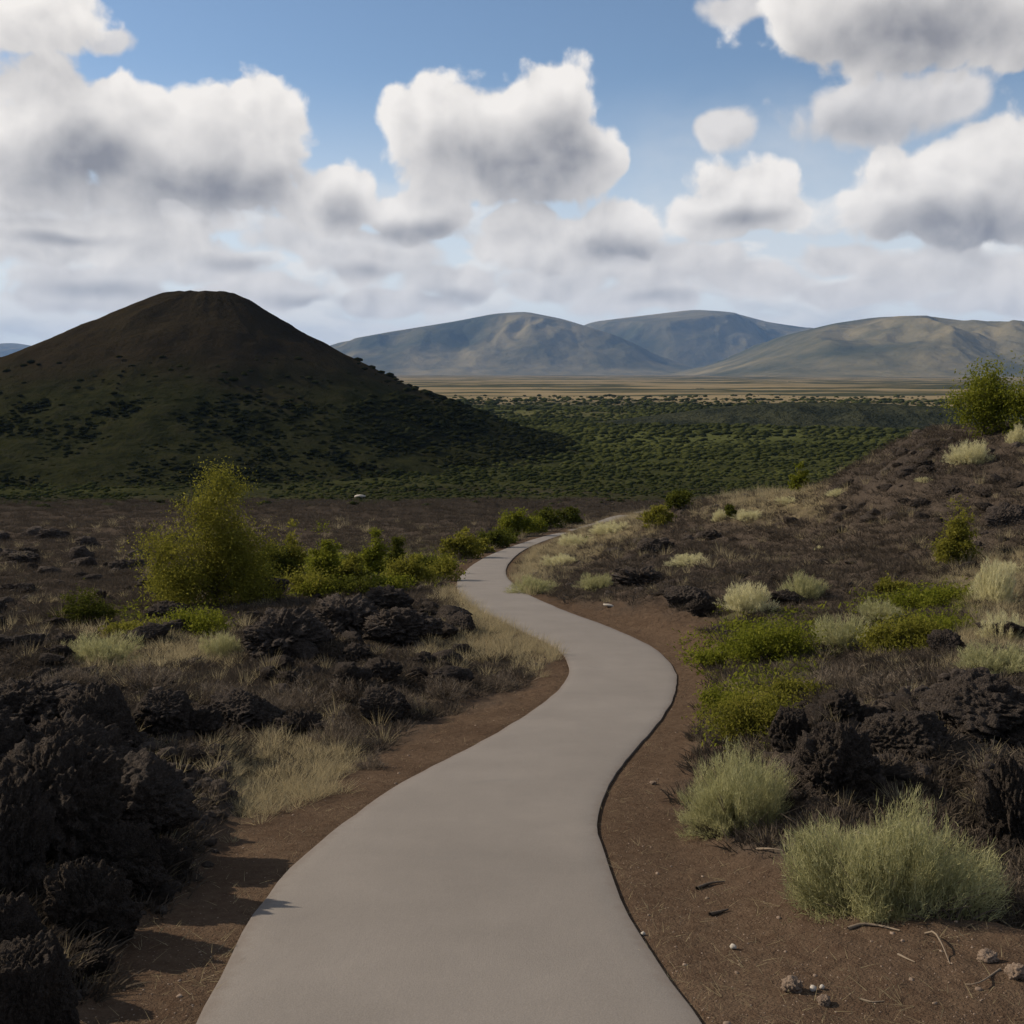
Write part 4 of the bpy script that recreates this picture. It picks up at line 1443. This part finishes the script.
# heath: brown twiggy cushions
hp = [tuft(200 + k, 26, 1.3, .50, .05, 1.5) for k in range(6)]
P, yy_ = sample(105000, 4.0, 270, lambda x, y, Z, d: np.where((d > .45) & (Z[0] < .35), (1 - .45 * Z[2] * (1 - sst(y, 9, 18)) - .6 * Z[1]) * (.35 + .65 * sst(y, 8, 13)) - .5 * Z[3], 0) * (.5 + .5 * sst(fbm2(x * .35, y * .35, 3, 91), -.5, .3)) * np.where((y > 40) & (d < 1.5), .15, 1) * (1 - sst(y + 50 * n2(x * .02, y * .03, 103), 150, 280)), seed=1)
S = (.15 + .0055 * yy_) * r_.uniform(.6, 1.35, len(P))
V, F, T = merge(hp, P, S, r_.uniform(0, 6.28, len(P)), r_.integers(0, 6, len(P)))
tag(stuff(mesh_np('heath_scrub', V, F, MAT['heath'], smooth=False, attrs={'tone': T})), 'brown twiggy heath covering the lava slopes on both sides of the path', 'heath')
# dry grass
gpz = [tuft(230 + k, 34, .8, .85, .020, 1.1) for k in range(5)]
P, yy_ = sample(60000, 4.0, 105, lambda x, y, Z, d: np.where((d > .04) & ((y < 40) | (d > .8)), np.clip(Z[1] * np.where(x > 1.5, .7, np.where(x > -3.5, 2.2, .55)), 0, 1) * (1 - .7 * Z[2]) + .035 * (Z[0] < .3) * (d > .5), 0), seed=2)
S = (.12 + .0050 * yy_) * r_.uniform(.6, 1.4, len(P))
V, F, T = merge(gpz, P, np.stack([S, S, S * r_.uniform(.55, 1.1, len(P)) * (1 + .5 * sst(P[:, 1], 9, 14))], 1), r_.uniform(0, 6.28, len(P)), r_.integers(0, 5, len(P)))
tag(stuff(mesh_np('dry_grass', V, F, MAT['straw'], smooth=False, attrs={'tone': T})), 'dry straw coloured grass in tufts and strips along the path', 'grass')
# green leaves between the ground shrubs
r2 = np.random.default_rng(55)
lp = []
for k in range(3):
    C = r2.normal(size=(40, 3)) * [.5, .5, .16]
    C[:, 2] = np.abs(C[:, 2]) + .03
    lp.append(leaves_mesh(C, .16, r2))
P, yy_ = sample(20000, 4.0, 60, lambda x, y, Z, d: np.where(d > .4, np.clip(Z[3] * 1.2 - .1, 0, 1) * .5, 0), seed=3)
S = (.05 + .010 * yy_) * r_.uniform(.6, 1.4, len(P))
V, F, T = merge(lp, P, S, r_.uniform(0, 6.28, len(P)), r_.integers(0, 3, len(P)))
tag(stuff(mesh_np('green_ground_cover', V, F, MAT['green'], smooth=False, attrs={'tone': T})), 'thin green leafy ground cover between the shrubs', 'ground cover')


def rubble(seed, sub, sq):
    V, F = lava_shape(seed, sub, sq, 1.6, seed % 2 == 0)
    return V, F, np.zeros(len(V))


rp = [rubble(300 + k, 3, .75) for k in range(4)]
P, yy_ = sample(24000, 3.5, 60, lambda x, y, Z, d: np.where((d > .5), np.clip(Z[2], 0, 1) * .85 * (1 - .93 * sst(y, 9, 16)) + .03 * (Z[0] < .3), 0), seed=4)
S = (.016 + .0034 * yy_) * r_.uniform(.5, 1.7, len(P))
V, F, T = merge(rp, P, S, r_.uniform(0, 6.28, len(P)), r_.integers(0, 4, len(P)))
tag(stuff(mesh_np('lava_rubble', V, F, MAT['lava'], attrs={'tone': T})), 'loose black lava rubble between the larger rocks', 'rubble')
pp = [rubble(320 + k, 2, .7) for k in range(3)]
P, yy_ = sample(14000, 3.0, 22, lambda x, y, Z, d: np.where(d > .03, np.clip(Z[0] + (d < .8), 0, 1) * .6, .16 * (d > -.16)), seed=5)
S = .0032 * r_.uniform(.4, 1.6, len(P)) + .012 * r_.random(len(P)) ** 26
V, F, T = merge(pp, P, S, r_.uniform(0, 6.28, len(P)), r_.integers(0, 3, len(P)))
tag(stuff(mesh_np('gravel', V, F, MAT['stone'], attrs={'tone': T})), 'fine pale gravel scattered over the brown dirt shoulders', 'gravel')
# litter: dry stalks lying on the dirt
P, yy_ = sample(6000, 3.2, 20, lambda x, y, Z, d: np.where((d > .02), np.clip(Z[0] + (d < .8), 0, 1) * (.35 + .5 * (d < .15)), .02 * (d > -.12)), seed=6)
lt = [tuft(260 + k, 5, 1.2, .5, .018, 2.2) for k in range(4)]
S = np.stack([.13 * r_.uniform(.4, 1.4, len(P))] * 2 + [.05 * np.ones(len(P))], 1)
V, F, T = merge(lt, P, S, r_.uniform(0, 6.28, len(P)), r_.integers(0, 4, len(P)))
tag(stuff(mesh_np('dry_litter', V, F, MAT['straw'], smooth=False, attrs={'tone': T})), 'bits of dry stalk littering the dirt shoulders', 'litter')

# far wood on the plain and round the foot of the cinder hill
def crown(seed):
    V, F = lava_shape(seed, 1, 1.0, 1.6)
    V = V * [1, 1, .85] + [0, 0, .6]
    return V, F, np.zeros(len(V))


wp = [crown(400 + k) for k in range(4)]
rw = np.random.default_rng(77)
n = 200000
u = rw.uniform(-.56, .56, n)
y = np.exp(rw.uniform(math.log(130), math.log(1700), n))
x = u * y
dens = sst(fbm2(x * .0042 + 3, y * .011, 4, 95) + .4 * fbm2(x * .02, y * .04, 2, 96), -.9, .4) * .85 + .15
dens = dens * (.22 * sst(y, 130, 210) + .88 * sst(y + 190 * fbm2(x * .007, y * .006, 3, 97), 170, 420)) * (.25 + .75 * sst(fbm2(x * .045, y * .045, 3, 104), -.45, .25)) * (1 - sst(y, 950, 1700) * .85)
ch = cone_h(x, y)
dens = np.where(ch > PLAIN + 1, np.maximum(dens, .75 * sst(fbm2(x * .012, y * .012, 3, 102), -.5, .2)), dens)
dens = np.where(ch > PLAIN + 24 + 14 * n2(x * .03, y * .03, 98), dens * .10, dens)
dens = np.where(ch > PLAIN + 45, 0, dens)
k = rw.random(n) < dens
x, y, ch = x[k], y[k], ch[k]
zg = np.where(y > 300, np.maximum(ground_h(x, y), ch), ground_h(x, y))
S = (.22 + .75 * rw.random(len(x)) ** 2.2) * (1 + y / 800) * (.42 + .58 * sst(y, 260, 620))
P = np.stack([x, y, zg - .2], 1)
wh = rw.integers(0, 4, len(x))
onhill = ch > PLAIN + 1.5
for nm, mt_, sel, lab in (('far_wood', 'wood', ~onhill, 'scrubby green wood spread over the plain beyond the lava field'),
                          ('hill_wood', 'hillwood', onhill, 'dark scrub wood round the foot of the cinder hill')):
    V, F, T = merge(wp, P[sel], np.stack([S * 1.75, S * 1.75, S * .85], 1)[sel], rw.uniform(0, 6.28, sel.sum()), wh[sel])
    tag(stuff(mesh_np(nm, V, F, MAT[mt_], attrs={'tone': T})), lab, 'wood')

# ------------------------------------------------------------------ small things on the dirt
STONE = [mesh_np('stone', *lava_shape(600 + k, 4, .65, 1.5), MAT['stone']) for k in range(3)]
PALE = [mesh_np('pale_stone', *lava_shape(620 + k, 2, .5, .6), MAT['pale']) for k in range(2)]
for px, py, w, h, lab, pro in [
    (792, 993, 20, 15, 'brown stone lying on the dirt below the biggest sagebrush', STONE),
    (987, 963, 20, 11, 'brownish stone on the dirt near the right edge', STONE),
    (1016, 980, 24, 14, 'brown stone at the right picture edge', STONE),
    (824, 1006, 14, 9, 'small brown stone right below the pale pebbles', STONE),
    (733, 950, 9, 7, 'white pebble alone on the dirt between path and biggest sagebrush', PALE),
    (813, 992, 9, 7, 'left one of two white pebbles beside the brown stone', PALE),
    (822, 990, 7, 6, 'right one of two white pebbles beside the brown stone', PALE),
    (643, 936, 6, 5, 'white pebble at the right edge of the path', PALE),
    (653, 785, 8, 4, 'small brown stone on the dirt left of the smaller sagebrush', STONE),
    (609, 608, 13, 4, 'flat pale stone on the dirt above the bend', PALE),
    (343, 972, 0, 0, '', None),
    (360, 498, 14, 5, 'pale boulder far out on the dark plain', PALE)]:
    if pro:
        rock(pro, px, py, w, h, lab, None, .15, cat='stone')
for o in STONE + PALE:
    if o.name not in used:
        bpy.data.objects.remove(o)


def stick(pts_px, rpx, label, material='dead', name='twig', lift=.0):
    P = []
    for i, (px, py) in enumerate(pts_px):
        p, Yd = gp(px, py)
        P.append(p + np.array([0, 0, rpx * Yd / FPX * .8 + (lift if 0 < i < len(pts_px) - 1 else 0)]))
    o0 = P[0].copy()
    Q = smooth_poly(np.array(P) - o0, 10)
    V, F = tube(Q, rpx * p_scale(o0) * (1 - .6 * np.linspace(0, 1, 10)), 6)
    o = mesh_np(name, V, F, MAT[material])
    o.location = tuple(o0)
    return tag(o, label, 'branch' if name == 'dead_branch' else 'twig')


def p_scale(p):
    return math.hypot(p[0], p[1]) / FPX


stick([(697, 890), (706, 886), (713, 884), (724, 883)], 2.2, 'dark crooked twig on the dirt, the upper of two', 'bark')
stick([(710, 916), (718, 914), (728, 911)], 2.4, 'short dark twig on the dirt, the lower of two', 'bark')
stick([(848, 930), (862, 925), (880, 927), (900, 932)], 2.0, 'weathered dead branch lying at the foot of the biggest sagebrush', name='dead_branch')
stick([(925, 934), (934, 938), (942, 952), (950, 965)], 1.1, 'pale bent stalk on the dirt right of the dead branch', 'dead', lift=.03)
stick([(898, 955), (908, 960), (915, 963)], 1.3, 'thin pale stalk lying below the dead branch', 'dead')
stick([(860, 1000), (872, 1003), (884, 1002)], 1.3, 'thin pale stalk near the bottom of the dirt', 'dead')
stick([(1000, 970), (985, 985), (975, 990), (965, 985)], 1.2, 'thin dry stalk curling beside the stones at the right', 'dead', lift=.02)
stick([(757, 850), (770, 856), (785, 852)], 1.5, 'pale dead twig poking from the left side of the biggest sagebrush', 'dead', lift=.04)

# ------------------------------------------------------------------ air
hz_m = bpy.data.materials.new('haze')
hz_m.use_nodes = True
ht = NT(hz_m.node_tree)
ht.n.clear()
pv = ht.add('ShaderNodeVolumePrincipled', {'Density': HAZE, 'Anisotropy': 0.0})
pv.inputs['Color'].default_value = (.32, .56, 1.0, 1)
ho = ht.add('ShaderNodeOutputMaterial')
ht.l.new(pv.outputs[0], ho.inputs['Volume'])
B = 36500.0
ztop, zbot = 1420.0, float(Zg.min()) - 40
bv = np.array([(sx * B, sy * B, z) for z in (zbot, ztop) for sx, sy in ((-1, -1), (1, -1), (1, 1), (-1, 1))])
haze = mesh_np('haze', bv, np.array([(3, 2, 1, 0), (4, 5, 6, 7), (0, 1, 5, 4), (1, 2, 6, 5), (2, 3, 7, 6), (3, 0, 4, 7)]), hz_m, smooth=False)
haze['kind'] = 'stuff'
tag(haze, 'thin bluish air haze over the whole landscape', 'haze')
